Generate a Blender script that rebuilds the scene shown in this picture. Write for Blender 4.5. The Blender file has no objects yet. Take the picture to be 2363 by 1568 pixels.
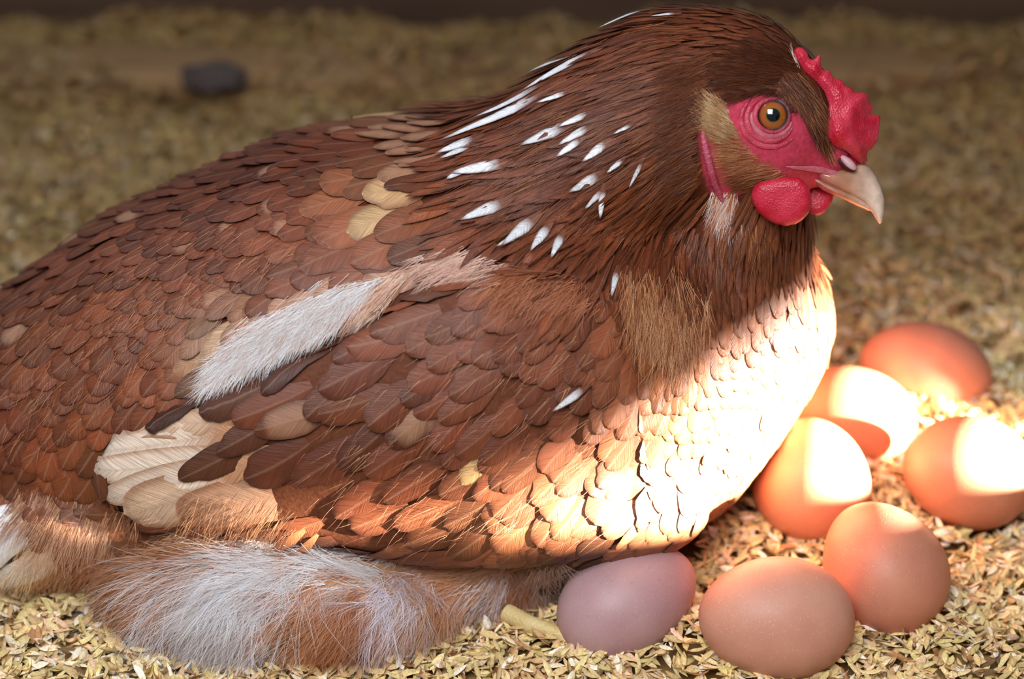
import bpy, math, random
import numpy as np
from mathutils import Vector, Matrix, Quaternion
from mathutils.bvhtree import BVHTree

random.seed(7)
rng = np.random.default_rng(7)
sc = bpy.context.scene
COL = sc.collection

# ------------------------------------------------------------------ camera
W, H = 2363, 1568
FOC = 85.0
FPX = FOC / 36.0 * W
PITCH = math.radians(30)
CAM = np.array([0.0, 0.0, 0.478])
FWD = np.array([0, math.cos(PITCH), -math.sin(PITCH)])
UPV = np.array([0, math.sin(PITCH), math.cos(PITCH)])
RGT = np.array([1.0, 0, 0])
cd = bpy.data.cameras.new('camera')
cam = bpy.data.objects.new('camera', cd)
COL.objects.link(cam)
cam.location = CAM
cam.rotation_euler = (math.pi / 2 - PITCH, 0, 0)
cd.lens = FOC
cd.sensor_width = 36
cd.clip_start = 0.01
cd.dof.use_dof = True
cd.dof.focus_distance = 0.762
cd.dof.aperture_fstop = 6.3
sc.camera = cam

# ------------------------------------------------------------------ light
sc.view_settings.view_transform = 'Standard'
sc.view_settings.look = 'None'
sc.view_settings.gamma = 1
sc.view_settings.use_curve_mapping = False
sc.view_settings.exposure = 0.0
world = bpy.data.worlds.new('world')
sc.world = world
world.use_nodes = True
wn = world.node_tree.nodes
wn['Background'].inputs[0].default_value = (0.68, 0.82, 1.0, 1)
wn['Background'].inputs[1].default_value = 0.20

SUN_AZ = math.radians(14)      # towards the camera side
SUN_EL = math.radians(6.5)
sd = np.array([math.cos(SUN_EL) * math.cos(SUN_AZ), -math.cos(SUN_EL) * math.sin(SUN_AZ), math.sin(SUN_EL)])
sl = bpy.data.lights.new('sun', 'SUN')
sl.energy = 140
sl.angle = math.radians(1.1)
sl.color = (1.0, 0.92, 0.80)
so = bpy.data.objects.new('sun', sl)
COL.objects.link(so)
so.rotation_euler = Vector((-sd[0], -sd[1], -sd[2])).to_track_quat('-Z', 'Y').to_euler()
so.location = (1.5, 0.4, 0.5)

def area(name, loc, target, size, energy, color):
    l = bpy.data.lights.new(name, 'AREA')
    l.shape = 'SQUARE'; l.size = size; l.energy = energy; l.color = color
    o = bpy.data.objects.new(name, l); COL.objects.link(o)
    o.location = loc
    o.rotation_euler = (Vector(target) - Vector(loc)).to_track_quat('-Z', 'Y').to_euler()
    return o
area('added_key_light', (-0.12, 0.13, 0.74), (-0.05, 0.64, 0.05), 0.42, 7.8, (0.93, 0.96, 1.0))  # area lamp added above the hen as soft key light
area('added_rim_light', (-0.55, 1.0, 0.95), (-0.1, 0.72, 0.10), 0.35, 1.9, (0.62, 0.84, 1.0))  # area lamp added for the bluish sheen on the back

# ------------------------------------------------------------------ helpers
D0 = 0.82
UNIT = D0 / FPX           # one pixel at the hen's distance, in metres
def P(px, py, d):
    px = np.asarray(px, float); py = np.asarray(py, float); d = np.asarray(d, float)
    a = (px - W / 2) / FPX; b = (H / 2 - py) / FPX
    return CAM + d[..., None] * (FWD + a[..., None] * RGT + b[..., None] * UPV)
def Q2W(q):
    q = np.asarray(q, float)
    return P(q[..., 0], q[..., 1], D0 - q[..., 2] * UNIT)
def W2Q(p):
    r = np.asarray(p, float) - CAM
    d = r @ FWD
    return np.stack([W / 2 + FPX * (r @ RGT) / d, H / 2 - FPX * (r @ UPV) / d, (D0 - d) / UNIT], -1)
def at_height(px, py, z):
    b = (H / 2 - py) / FPX
    d = (CAM[2] - z) / (math.sin(PITCH) - math.cos(PITCH) * b)
    return P(px, py, d)
def lin(c):
    c = np.asarray(c, float) / 255.0
    return np.where(c <= 0.04045, c / 12.92, ((c + 0.055) / 1.055) ** 2.4)
def smooth01(x):
    x = np.clip(x, 0, 1); return x * x * (3 - 2 * x)
def link(name, me, mat=None, parent=None, smooth=True):
    o = bpy.data.objects.new(name, me)
    COL.objects.link(o)
    if mat is not None: me.materials.append(mat)
    if smooth and len(me.polygons):
        me.polygons.foreach_set('use_smooth', np.ones(len(me.polygons), bool))
    if parent is not None: o.parent = parent
    return o
def tag(o, label=None, cat=None, group=None, kind=None):
    if label: o['label'] = label
    if cat: o['category'] = cat
    if group: o['group'] = group
    if kind: o['kind'] = kind
    return o
def mesh_np(name, V, F, attrs=None, uv=None):
    """V (n,3); F (m,4) or (m,3); attrs: {name: (n,3|4) colours}; uv (n,2)"""
    me = bpy.data.meshes.new(name)
    V = np.ascontiguousarray(V, np.float32); F = np.ascontiguousarray(F, np.int32)
    k = F.shape[1]
    me.vertices.add(len(V)); me.vertices.foreach_set('co', V.ravel())
    me.loops.add(F.size); me.loops.foreach_set('vertex_index', F.ravel())
    me.polygons.add(len(F))
    me.polygons.foreach_set('loop_start', np.arange(0, F.size, k, dtype=np.int32))
    me.update(calc_edges=True)
    for n, a in (attrs or {}).items():
        a = np.asarray(a, np.float32)
        if a.shape[1] == 3: a = np.concatenate([a, np.ones((len(a), 1), np.float32)], 1)
        at = me.attributes.new(n, 'FLOAT_COLOR', 'POINT')
        at.data.foreach_set('color', a.ravel())
    if uv is not None:
        l = me.uv_layers.new(name='UVMap')
        l.data.foreach_set('uv', np.asarray(uv, np.float32)[F.ravel()].ravel())
    return me

def surface_nets(F, origin, step, smooth=1):
    s = F < 0
    nx, ny, nz = F.shape
    cs = {}
    for i in (0, 1):
        for j in (0, 1):
            for k in (0, 1):
                cs[i, j, k] = (slice(i, nx - 1 + i), slice(j, ny - 1 + j), slice(k, nz - 1 + k))
    cnt = np.zeros((nx - 1, ny - 1, nz - 1), np.int8)
    for c in cs.values(): cnt += s[c]
    act = (cnt > 0) & (cnt < 8)
    idx = np.argwhere(act)
    num = -np.ones(act.shape, np.int64)
    num[act] = np.arange(len(idx))
    pos = np.zeros((len(idx), 3)); w = np.zeros(len(idx))
    I, J, K = idx.T
    corners = list(cs)
    for a in corners:
        for ax in range(3):
            if a[ax] == 0:
                b = list(a); b[ax] = 1
                fa = F[I + a[0], J + a[1], K + a[2]]; fb = F[I + b[0], J + b[1], K + b[2]]
                m = (fa < 0) != (fb < 0)
                t = fa[m] / (fa[m] - fb[m])
                q = np.tile(np.array(a, float), (m.sum(), 1)); q[:, ax] = t
                pos[m] += q; w[m] += 1
    V = idx + pos / w[:, None]
    quads = []
    for ax in range(3):
        o1, o2 = [(1, 2), (2, 0), (0, 1)][ax]
        sl0 = [slice(None)] * 3; sl1 = [slice(None)] * 3
        sl0[ax] = slice(0, -1); sl1[ax] = slice(1, None)
        a = s[tuple(sl0)]; b = s[tuple(sl1)]
        e = np.argwhere(a != b)
        ok = (e[:, o1] > 0) & (e[:, o2] > 0) & (e[:, o1] < F.shape[o1] - 1) & (e[:, o2] < F.shape[o2] - 1)
        e = e[ok]
        ins = a[tuple(e.T)]
        def c(d1, d2):
            f = e.copy(); f[:, o1] -= d1; f[:, o2] -= d2
            return num[tuple(f.T)]
        qd = np.stack([c(0, 0), c(1, 0), c(1, 1), c(0, 1)], 1)
        qd[ins] = qd[ins][:, ::-1]
        quads.append(qd)
    Q = np.concatenate(quads)
    Q = Q[(Q >= 0).all(1)]
    V = np.asarray(origin) + np.asarray(step) * V
    for _ in range(smooth):
        acc = np.zeros_like(V); n = np.zeros(len(V))
        for k in range(4):
            np.add.at(acc, Q[:, k], V[Q[:, (k + 1) % 4]]); np.add.at(n, Q[:, k], 1)
            np.add.at(acc, Q[:, k], V[Q[:, (k - 1) % 4]]); np.add.at(n, Q[:, k], 1)
        V = 0.5 * V + 0.5 * acc / np.maximum(n, 1)[:, None]
    return V, Q
def orient(V, Q):
    a, b, c, d = (V[Q[:, i]] for i in range(4))
    m = V.mean(0)
    vol = np.einsum('ij,ij->i', a - m, np.cross(b - m, c - m)).sum() + np.einsum('ij,ij->i', a - m, np.cross(c - m, d - m)).sum()
    return Q if vol > 0 else Q[:, ::-1]
def grid(lo, hi, step):
    ax = [np.arange(l, h + step, step, dtype=np.float32) for l, h in zip(lo, hi)]
    return ax, np.meshgrid(*ax, indexing='ij', sparse=True)
def poly_sd(X, Y, poly):
    """signed distance to a polygon, negative inside"""
    poly = np.asarray(poly, float)
    X = np.asarray(X, float); Y = np.asarray(Y, float)
    X, Y = np.broadcast_arrays(X, Y)
    d = np.full(X.shape, 1e9); ins = np.zeros(X.shape, bool)
    n = len(poly)
    for i in range(n):
        ax, ay = poly[i]; bx, by = poly[(i + 1) % n]
        ex, ey = bx - ax, by - ay
        wx, wy = X - ax, Y - ay
        t = np.clip((wx * ex + wy * ey) / (ex * ex + ey * ey + 1e-9), 0, 1)
        d = np.minimum(d, (wx - ex * t) ** 2 + (wy - ey * t) ** 2)
        c = (ay > Y) != (by > Y)
        with np.errstate(divide='ignore', invalid='ignore'):
            xi = ax + (Y - ay) / (by - ay + 1e-12) * ex
        ins ^= c & (X < xi)
    d = np.sqrt(d)
    return np.where(ins, -d, d)
def smin(a, b, k):
    h = np.clip(0.5 + 0.5 * (b - a) / k, 0, 1)
    return b * (1 - h) + a * h - k * h * (1 - h)
def ell(X, Y, Z, c, r, ang=0.0):
    x, y, z = X - c[0], Y - c[1], Z - c[2]
    if ang:
        ca, sa = math.cos(ang), math.sin(ang)
        x, y = x * ca + y * sa, -x * sa + y * ca
    return (np.sqrt((x / r[0]) ** 2 + (y / r[1]) ** 2 + (z / r[2]) ** 2) - 1) * min(r)
def net_object(name, field, lo, hi, step, mat, parent, smooth=1, attrs_fn=None):
    ax, (X, Y, Z) = grid(lo, hi, step)
    F = field(X, Y, Z)
    V, Q = surface_nets(F, [a[0] for a in ax], [step] * 3, smooth)
    at = attrs_fn(V) if attrs_fn else None
    Wv = Q2W(V)
    Q = orient(Wv, Q)
    return link(name, mesh_np(name, Wv, Q, at), mat, parent), V, Q

# ------------------------------------------------------------------ materials
def nt(name):
    m = bpy.data.materials.new(name); m.use_nodes = True
    t = m.node_tree; b = t.nodes['Principled BSDF']
    return m, t, b
def N(t, typ, **kw):
    n = t.nodes.new(typ)
    for k, v in kw.items():
        if k.startswith('i_'): n.inputs[k[2:].replace('_', ' ')].default_value = v
        else: setattr(n, k, v)
    return n
def ramp(t, fac, stops):
    r = t.nodes.new('ShaderNodeValToRGB')
    t.links.new(fac, r.inputs[0])
    e = r.color_ramp.elements
    while len(e) < len(stops): e.new(0.5)
    for x, (p, c) in zip(e, stops):
        x.position = p; x.color = (*c, 1) if len(c) == 3 else c
    return r.outputs[0]
def math_n(t, op, a, b=None, clamp=False):
    n = t.nodes.new('ShaderNodeMath'); n.operation = op; n.use_clamp = clamp
    for i, v in enumerate((a, b)):
        if v is None: continue
        if hasattr(v, 'links'): t.links.new(v, n.inputs[i])
        else: n.inputs[i].default_value = v
    return n.outputs[0]
def mix_c(t, fac, a, b, blend='MIX'):
    n = t.nodes.new('ShaderNodeMix'); n.data_type = 'RGBA'; n.blend_type = blend
    for i, v in ((0, fac), (6, a), (7, b)):
        if hasattr(v, 'links'): t.links.new(v, n.inputs[i])
        elif i == 0: n.inputs[0].default_value = v
        else: n.inputs[i].default_value = (*v, 1)
    return n.outputs[2]
def bump(t, b, height, strength, dist):
    n = N(t, 'ShaderNodeBump'); n.inputs['Strength'].default_value = strength; n.inputs['Distance'].default_value = dist
    t.links.new(height, n.inputs['Height']); t.links.new(n.outputs[0], b.inputs['Normal'])

def feather_mat():
    m, t, b = nt('feather')
    col = N(t, 'ShaderNodeAttribute', attribute_name='Col')
    fd = N(t, 'ShaderNodeAttribute', attribute_name='fd')      # |u|, v, rim, random
    sep = N(t, 'ShaderNodeSeparateColor'); t.links.new(fd.outputs['Color'], sep.inputs[0])
    au, v, rim = sep.outputs
    uv = N(t, 'ShaderNodeUVMap', uv_map='UVMap')
    su = N(t, 'ShaderNodeSeparateXYZ'); t.links.new(uv.outputs[0], su.inputs[0])
    # barbs run obliquely from the shaft: coordinate along shaft minus |u|
    absu = math_n(t, 'ABSOLUTE', su.outputs[0])
    bc = math_n(t, 'SUBTRACT', su.outputs[1], math_n(t, 'MULTIPLY', absu, 1.3))
    cx = N(t, 'ShaderNodeCombineXYZ')
    t.links.new(math_n(t, 'MULTIPLY', bc, 26.0), cx.inputs[0])
    t.links.new(math_n(t, 'MULTIPLY', su.outputs[0], 1.6), cx.inputs[1])
    t.links.new(math_n(t, 'MULTIPLY', fd.outputs['Alpha'], 40.0), cx.inputs[2])
    n1 = N(t, 'ShaderNodeTexNoise'); n1.inputs['Scale'].default_value = 1.0; n1.inputs['Detail'].default_value = 3
    t.links.new(cx.outputs[0], n1.inputs['Vector'])
    barb = n1.outputs['Fac']
    c = mix_c(t, 1.0, col.outputs['Color'], ramp(t, barb, [(0.30, (0.66, 0.63, 0.60)), (0.5, (1, 1, 1)), (0.72, (1.38, 1.36, 1.34))]), 'MULTIPLY')
    # darker band inside the rim, thin paler hem
    band = ramp(t, rim, [(0.0, (1.12, 1.12, 1.12)), (0.55, (1.04, 1.04, 1.04)), (0.80, (0.79, 0.76, 0.73)), (0.93, (0.80, 0.77, 0.75)), (1.0, (1.45, 1.4, 1.35))])
    c = mix_c(t, 1.0, c, band, 'MULTIPLY')
    shaft = ramp(t, au, [(0.0, (1, 1, 1)), (0.055, (1, 1, 1)), (0.10, (0, 0, 0))])
    c = mix_c(t, math_n(t, 'MULTIPLY', shaft, 0.22), c, (0.42, 0.25, 0.15))
    t.links.new(c, b.inputs['Base Color'])
    b.inputs['Roughness'].default_value = 0.43
    b.inputs['Specular IOR Level'].default_value = 0.38
    b.inputs['Sheen Weight'].default_value = 0.03
    b.inputs['Sheen Tint'].default_value = (0.8, 0.85, 1, 1)
    bump(t, b, barb, 0.5, 0.0004)
    return m
def strand_mat():
    m, t, b = nt('down_strand')
    col = N(t, 'ShaderNodeAttribute', attribute_name='Col')
    t.links.new(col.outputs['Color'], b.inputs['Base Color'])
    b.inputs['Roughness'].default_value = 0.5
    b.inputs['Specular IOR Level'].default_value = 0.4
    tr = N(t, 'ShaderNodeBsdfTranslucent'); t.links.new(col.outputs['Color'], tr.inputs[0])
    mx = N(t, 'ShaderNodeMixShader'); mx.inputs[0].default_value = 0.10
    t.links.new(b.outputs[0], mx.inputs[1]); t.links.new(tr.outputs[0], mx.inputs[2])
    t.links.new(mx.outputs[0], t.nodes['Material Output'].inputs[0])
    return m
def flesh_mat(name, c1, c2, scale=900, rough=0.42, bs=0.35, attr=False, sss=0.12):
    m, t, b = nt(name)
    tc = N(t, 'ShaderNodeTexCoord')
    n1 = N(t, 'ShaderNodeTexNoise'); n1.inputs['Scale'].default_value = 170; n1.inputs['Detail'].default_value = 4
    t.links.new(tc.outputs['Object'], n1.inputs['Vector'])
    v1 = N(t, 'ShaderNodeTexVoronoi'); v1.inputs['Scale'].default_value = scale
    t.links.new(tc.outputs['Object'], v1.inputs['Vector'])
    c = mix_c(t, ramp(t, n1.outputs['Fac'], [(0.38, (0, 0, 0)), (0.62, (1, 1, 1))]), tuple(c1), tuple(c2))
    if attr:
        col = N(t, 'ShaderNodeAttribute', attribute_name='Col')
        k = ramp(t, n1.outputs['Fac'], [(0.35, (0.75, 0.72, 0.72)), (0.65, (1.2, 1.2, 1.2))])
        c = mix_c(t, 1.0, col.outputs['Color'], k, 'MULTIPLY')
    t.links.new(c, b.inputs['Base Color'])
    b.inputs['Roughness'].default_value = rough
    b.inputs['Subsurface Weight'].default_value = sss
    b.inputs['Subsurface Radius'].default_value = (1, 0.25, 0.15)
    b.inputs['Subsurface Scale'].default_value = 0.002
    bump(t, b, v1.outputs['Distance'], bs, 0.0006)
    return m
def egg_mat(name, c, c2, spot):
    m, t, b = nt(name)
    tc = N(t, 'ShaderNodeTexCoord')
    n1 = N(t, 'ShaderNodeTexNoise'); n1.inputs['Scale'].default_value = 55; n1.inputs['Detail'].default_value = 3
    n2 = N(t, 'ShaderNodeTexNoise'); n2.inputs['Scale'].default_value = 1500; n2.inputs['Detail'].default_value = 2
    n3 = N(t, 'ShaderNodeTexNoise'); n3.inputs['Scale'].default_value = 620; n3.inputs['Detail'].default_value = 2
    for n in (n1, n2, n3): t.links.new(tc.outputs['Object'], n.inputs['Vector'])
    col = mix_c(t, ramp(t, n1.outputs['Fac'], [(0.35, (0, 0, 0)), (0.65, (1, 1, 1))]), tuple(c), tuple(c2))
    col = mix_c(t, ramp(t, n2.outputs['Fac'], [(0.60, (0, 0, 0)), (0.74, (1, 1, 1))]), col, tuple(np.minimum(np.array(c) * 1.14, 0.95)))
    sp = ramp(t, n3.outputs['Fac'], [(0.66, (0, 0, 0)), (0.71, (1, 1, 1))])
    col = mix_c(t, math_n(t, 'MULTIPLY', sp, spot), col, tuple(np.array(c) * 0.45))
    t.links.new(col, b.inputs['Base Color'])
    b.inputs['Roughness'].default_value = 0.46
    b.inputs['Specular IOR Level'].default_value = 0.35
    bump(t, b, n2.outputs['Fac'], 0.25, 0.0003)
    return m
def attr_mat(name, rough=0.7, noise_scale=600, spec=0.3):
    m, t, b = nt(name)
    tc = N(t, 'ShaderNodeTexCoord')
    n1 = N(t, 'ShaderNodeTexNoise'); n1.inputs['Scale'].default_value = noise_scale; n1.inputs['Detail'].default_value = 3
    t.links.new(tc.outputs['Object'], n1.inputs['Vector'])
    col = N(t, 'ShaderNodeAttribute', attribute_name='Col')
    k = ramp(t, n1.outputs['Fac'], [(0.3, (0.78, 0.76, 0.72)), (0.7, (1.18, 1.18, 1.18))])
    t.links.new(mix_c(t, 1.0, col.outputs['Color'], k, 'MULTIPLY'), b.inputs['Base Color'])
    b.inputs['Roughness'].default_value = rough
    b.inputs['Specular IOR Level'].default_value = spec
    bump(t, b, n1.outputs['Fac'], 0.3, 0.0005)
    return m
def plain(name, c, rough=0.5, spec=0.5, coat=0.0):
    m, t, b = nt(name)
    tc = N(t, 'ShaderNodeTexCoord')
    n1 = N(t, 'ShaderNodeTexNoise'); n1.inputs['Scale'].default_value = 400
    t.links.new(tc.outputs['Object'], n1.inputs['Vector'])
    c = np.array(c, float)
    t.links.new(mix_c(t, n1.outputs['Fac'], tuple(c * 0.85), tuple(np.minimum(c * 1.12, 1))), b.inputs['Base Color'])
    b.inputs['Roughness'].default_value = rough; b.inputs['Specular IOR Level'].default_value = spec
    b.inputs['Coat Weight'].default_value = coat; b.inputs['Coat Roughness'].default_value = 0.05
    return m
def wood_mat(name, c1, c2):
    m, t, b = nt(name)
    tc = N(t, 'ShaderNodeTexCoord'); mp = N(t, 'ShaderNodeMapping'); mp.inputs['Scale'].default_value = (3, 60, 60)
    t.links.new(tc.outputs['Object'], mp.inputs[0])
    n1 = N(t, 'ShaderNodeTexNoise'); n1.inputs['Scale'].default_value = 2.5; n1.inputs['Detail'].default_value = 6
    t.links.new(mp.outputs[0], n1.inputs['Vector'])
    t.links.new(ramp(t, n1.outputs['Fac'], [(0.3, tuple(c1)), (0.7, tuple(c2))]), b.inputs['Base Color'])
    b.inputs['Roughness'].default_value = 0.75
    bump(t, b, n1.outputs['Fac'], 0.5, 0.002)
    return m

M_FEATHER = feather_mat()
M_STRAND = strand_mat()
M_BODY = attr_mat('hen_skin', 0.65, 700, 0.2)
M_COMB = flesh_mat('comb_flesh', lin((192, 26, 50)), lin((214, 58, 80)), 1500, 0.40, 0.4)
M_WATTLE = flesh_mat('wattle_flesh', lin((188, 22, 48)), lin((210, 50, 76)), 1800, 0.38, 0.3)
M_LID = flesh_mat('eyelid_skin', lin((178, 72, 92)), lin((205, 120, 130)), 1900, 0.45, 0.25)
M_FOLD = flesh_mat('skin_fold', lin((176, 42, 66)), lin((205, 76, 96)), 1700, 0.45, 0.35)
M_LOBE = flesh_mat('ear_lobe_skin', lin((170, 48, 78)), lin((196, 92, 112)), 1300, 0.45, 0.5)

# ------------------------------------------------------------------ ground heights
BUMPS = [(1450, 1520, 0.004, 0.016), (2150, 1450, 0.004, 0.018), (1830, 1560, 0.003, 0.02), (1150, 1480, 0.005, 0.02),
         (150, 1480, 0.004, 0.05), (2080, 960, 0.0035, 0.014), (2180, 985, 0.0035, 0.014), (1700, 1230, 0.003, 0.014), (2330, 990, 0.006, 0.02)]
EGGS = []
BW = [(at_height(a, b, 0.0), h, s) for a, b, h, s in BUMPS]
def ground(x, y):
    x = np.asarray(x, float); y = np.asarray(y, float)
    z = 0.0022 * np.sin(x * 61 + 1.3) * np.cos(y * 53 + .4) + 0.0015 * np.sin(x * 137 + y * 91) + 0.001 * np.cos(y * 171 - x * 120)
    far = smooth01((y - 0.85) / 0.2)
    z = z + far * (0.004 * np.sin(x * 23 + 2) * np.sin(y * 31) + 0.002 * np.sin(x * 70 + y * 45))
    for p, h, s in BW:
        z = z + h * np.exp(-((x - p[0]) ** 2 + (y - p[1]) ** 2) / (2 * s * s))
    for c, a, b, ax_ in EGGS:                      # litter heaped against each egg
        r = np.hypot(x - c[0], y - c[1])
        z = z + 0.0032 * np.exp(-((r - 0.022) / 0.008) ** 2)
    return z

# ------------------------------------------------------------------ structure: floor, boards
gx = np.linspace(-0.75, 0.75, 260); gy = np.linspace(0.30, 1.30, 200)
GX, GY = np.meshgrid(gx, gy, indexing='ij')
GZ = ground(GX, GY) - 0.0035
Vg = np.stack([GX, GY, GZ], -1).reshape(-1, 3)
ii = np.arange(260 * 200).reshape(260, 200)
Fg = np.stack([ii[:-1, :-1], ii[1:, :-1], ii[1:, 1:], ii[:-1, 1:]], -1).reshape(-1, 4)
cg = np.tile(lin((150, 118, 74)), (len(Vg), 1))
M_FLOOR = attr_mat('packed_husk_bed', 0.9, 300, 0.1)
tag(link('floor', mesh_np('floor', Vg, Fg, {'Col': cg}), M_FLOOR), kind='structure')

def board_mesh(name, size, seed, nseg=24):
    """a sawn board with softened edges and slightly wavy faces; origin at its centre"""
    r = random.Random(seed)
    lx, ly, lz = size
    prof = []
    e = min(ly, lz) * 0.12
    for sx, sy in ((-1, -1), (1, -1), (1, 1), (-1, 1)):
        for k in range(3):
            a = math.atan2(sy, sx) - math.pi / 4 + k * math.pi / 4
            prof.append((sx * (ly / 2 - e) + e * math.cos(a), sy * (lz / 2 - e) + e * math.sin(a)))
    n = len(prof); V = []; ph = r.random() * 6
    for i in range(nseg + 1):
        x = -lx / 2 + lx * i / nseg
        o = 0.0012 * math.sin(x * 17 + ph)
        for a, b in prof: V.append((x, a + o, b + 0.0008 * math.sin(x * 29 + ph)))
    F = [(i * n + k, (i + 1) * n + k, (i + 1) * n + (k + 1) % n, i * n + (k + 1) % n) for i in range(nseg) for k in range(n)]
    me = bpy.data.meshes.new(name)
    F += [tuple(range(n))[::-1][::-1], tuple(nseg * n + k for k in range(n))[::-1]]
    me.from_pydata(V, [], F); me.update()
    return me
M_WOOD = wood_mat('weathered_board', lin((64, 44, 32)), lin((96, 70, 50)))
M_WOOD2 = wood_mat('batten_wood', lin((122, 86, 56)), lin((152, 116, 76)))
Yb = float(at_height(1181, 48, 0.0)[1])
wb = bpy.data.objects.new('wall_back', None); COL.objects.link(wb); wb.location = (0, Yb, 0); wb['kind'] = 'structure'
z = -0.01
for i in range(6):
    hgt = 0.105
    o = link('board', board_mesh('board', (1.5, 0.022, hgt - 0.003), 10 + i), M_WOOD, wb)
    o.location = (0.0, 0.014 + 0.002 * (i % 2), z + hgt / 2); z += hgt
# unseen right wall of boards, its four-sided gap shaped to form the sun's beam
XW = 0.62
BEAM_X = (2000 - W / 2) * UNIT
BEAM_CORNERS = [(0.575, 0.0645), (0.575, 0.0655), (0.768, 0.110), (0.768, -0.006)]   # y, z of the beam's corners where it meets the eggs
def at_wall(y, z):
    t = (XW - BEAM_X) / sd[0]
    return (y + sd[1] * t, z + sd[2] * t)
qd = [at_wall(*c) for c in BEAM_CORNERS]
qd[1] = (qd[1][0], qd[1][1] + 0.05); qd[2] = (qd[2][0], qd[2][1] + 0.05)      # the added board outside, not the gap, cuts the top of the beam
wr = bpy.data.objects.new('wall_right', None); COL.objects.link(wr); wr.location = (XW, 0.6, 0); wr['kind'] = 'structure'
def prism_x(name, pts, th, mat, parent):
    n = len(pts)
    V = [(0, y - 0.6, z) for y, z in pts] + [(th, y - 0.6, z) for y, z in pts]
    F = [tuple(range(n)), tuple(range(2 * n - 1, n - 1, -1))] + [(k, k + n, (k + 1) % n + n, (k + 1) % n) for k in range(n)]
    me = bpy.data.meshes.new(name); me.from_pydata(V, [], F); me.update()
    return link(name, me, mat, parent, smooth=False)
(y0, z0), (y1, z1), (y2, z2), (y3, z3) = qd
YA, YB, ZB, ZT = -0.7, Yb + 0.01, -0.02, 0.55
prism_x('board', [(YA, ZB), (YA, ZT), (y1, ZT), (y1, z1), (y0, z0), (y0, ZB)], 0.018, M_WOOD, wr)
prism_x('board', [(y1, z1), (y1, ZT), (y2, ZT), (y2, z2)], 0.018, M_WOOD, wr)
prism_x('board', [(y0, ZB), (y0, z0), (y3, z3), (y3, ZB)], 0.018, M_WOOD, wr)
prism_x('board', [(y3, ZB), (y3, z3), (y2, z2), (y2, ZT), (YB, ZT), (YB, ZB)], 0.018, M_WOOD, wr)

# unseen board added outside the wall to cut the sun off softly
XE = 2.3
def at_blocker(y, z):
    t = (XE - BEAM_X) / sd[0]
    return (y + sd[1] * t, z + sd[2] * t)
(ya, za), (yb, zb) = at_blocker(*BEAM_CORNERS[1]), at_blocker(*BEAM_CORNERS[2])
sl_ = (zb - za) / (yb - ya)
ev = bpy.data.objects.new('sun_blocker_1', None); COL.objects.link(ev); ev.location = (XE, 0.6, 0); ev['kind'] = 'structure'
y_l, y_r = ya - 0.35, yb + 0.45
prism_x('board', [(y_l, za - 0.35 * sl_), (y_l, 0.95), (y_r, 0.95), (y_r, zb + 0.45 * sl_)], 0.02, M_WOOD, ev)
for yy in (y_l, y_r - 0.06): prism_x('blocker_post', [(yy, -0.05), (yy, 0.9), (yy + 0.06, 0.9), (yy + 0.06, -0.05)], 0.05, M_WOOD, ev)  # posts added only to carry the unseen board

# half-buried batten and the dark clod on it
pb = at_height(500, 172, 0.004)
bt = link('wooden_batten', board_mesh('wooden_batten', (1.1, 0.035, 0.014), 3), M_WOOD2)
bt.location = (0.0 - 0.20, float(pb[1]), 0.0035); bt.rotation_euler = (0.05, 0, math.radians(0.6))
tag(bt, 'long reddish brown wooden batten half buried in the husks behind the hen', 'batten')
def clod(name, c, r, mat, seed):
    import bmesh
    bm = bmesh.new(); bmesh.ops.create_icosphere(bm, subdivisions=4, radius=1)
    from mathutils import noise
    for v in bm.verts:
        k = 1 + 0.28 * noise.noise(v.co * 1.6 + Vector((seed, 0, 0))) + 0.12 * noise.noise(v.co * 4.5 + Vector((0, seed, 0)))
        v.co = Vector((v.co.x * r[0] * k, v.co.y * r[1] * k, v.co.z * r[2] * k))
    me = bpy.data.meshes.new(name); bm.to_mesh(me); bm.free()
    o = link(name, me, mat); o.location = c
    return o
M_CLOD = plain('dark_clod', lin((78, 66, 62)), 0.8, 0.2)
pc = at_height(492, 178, 0.012)
tag(clod('dirt_clod', pc, (0.017, 0.009, 0.0065), M_CLOD, 3.1), 'dark grey clod of dirt lying on the batten behind the hen', 'clod')

# ------------------------------------------------------------------ eggs
def egg_mesh(name, a, b, taper=0.12, n=48, m=36):
    V = [(a, 0, 0)]
    for i in range(1, m):
        t = math.pi * i / m
        x = math.cos(t); r = math.sin(t) * (1 - taper * x - 0.03 * x * x)
        for k in range(n):
            p = 2 * math.pi * k / n
            V.append((a * x, b * r * math.cos(p), b * r * math.sin(p)))
    V.append((-a, 0, 0))
    F = [(0, 1 + k, 1 + (k + 1) % n) for k in range(n)]
    for i in range(m - 2):
        s0, s1 = 1 + i * n, 1 + (i + 1) * n
        F += [(s0 + k, s1 + k, s1 + (k + 1) % n, s0 + (k + 1) % n) for k in range(n)]
    s0 = 1 + (m - 2) * n; L = len(V) - 1
    F += [(s0 + k, L, s0 + (k + 1) % n) for k in range(n)]
    me = bpy.data.meshes.new(name); me.from_pydata(V, [], F); me.update()
    return me
E1 = egg_mat('shell_tan', lin((212, 154, 130)), lin((204, 142, 118)), 0.0)
E2 = egg_mat('shell_salmon', lin((204, 136, 108)), lin((194, 122, 98)), 0.15)
E3 = egg_mat('shell_mauve', lin((186, 148, 148)), lin((176, 134, 136)), 0.2)
E4 = egg_mat('shell_brown', lin((212, 140, 106)), lin((202, 128, 96)), 0.1)
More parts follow.
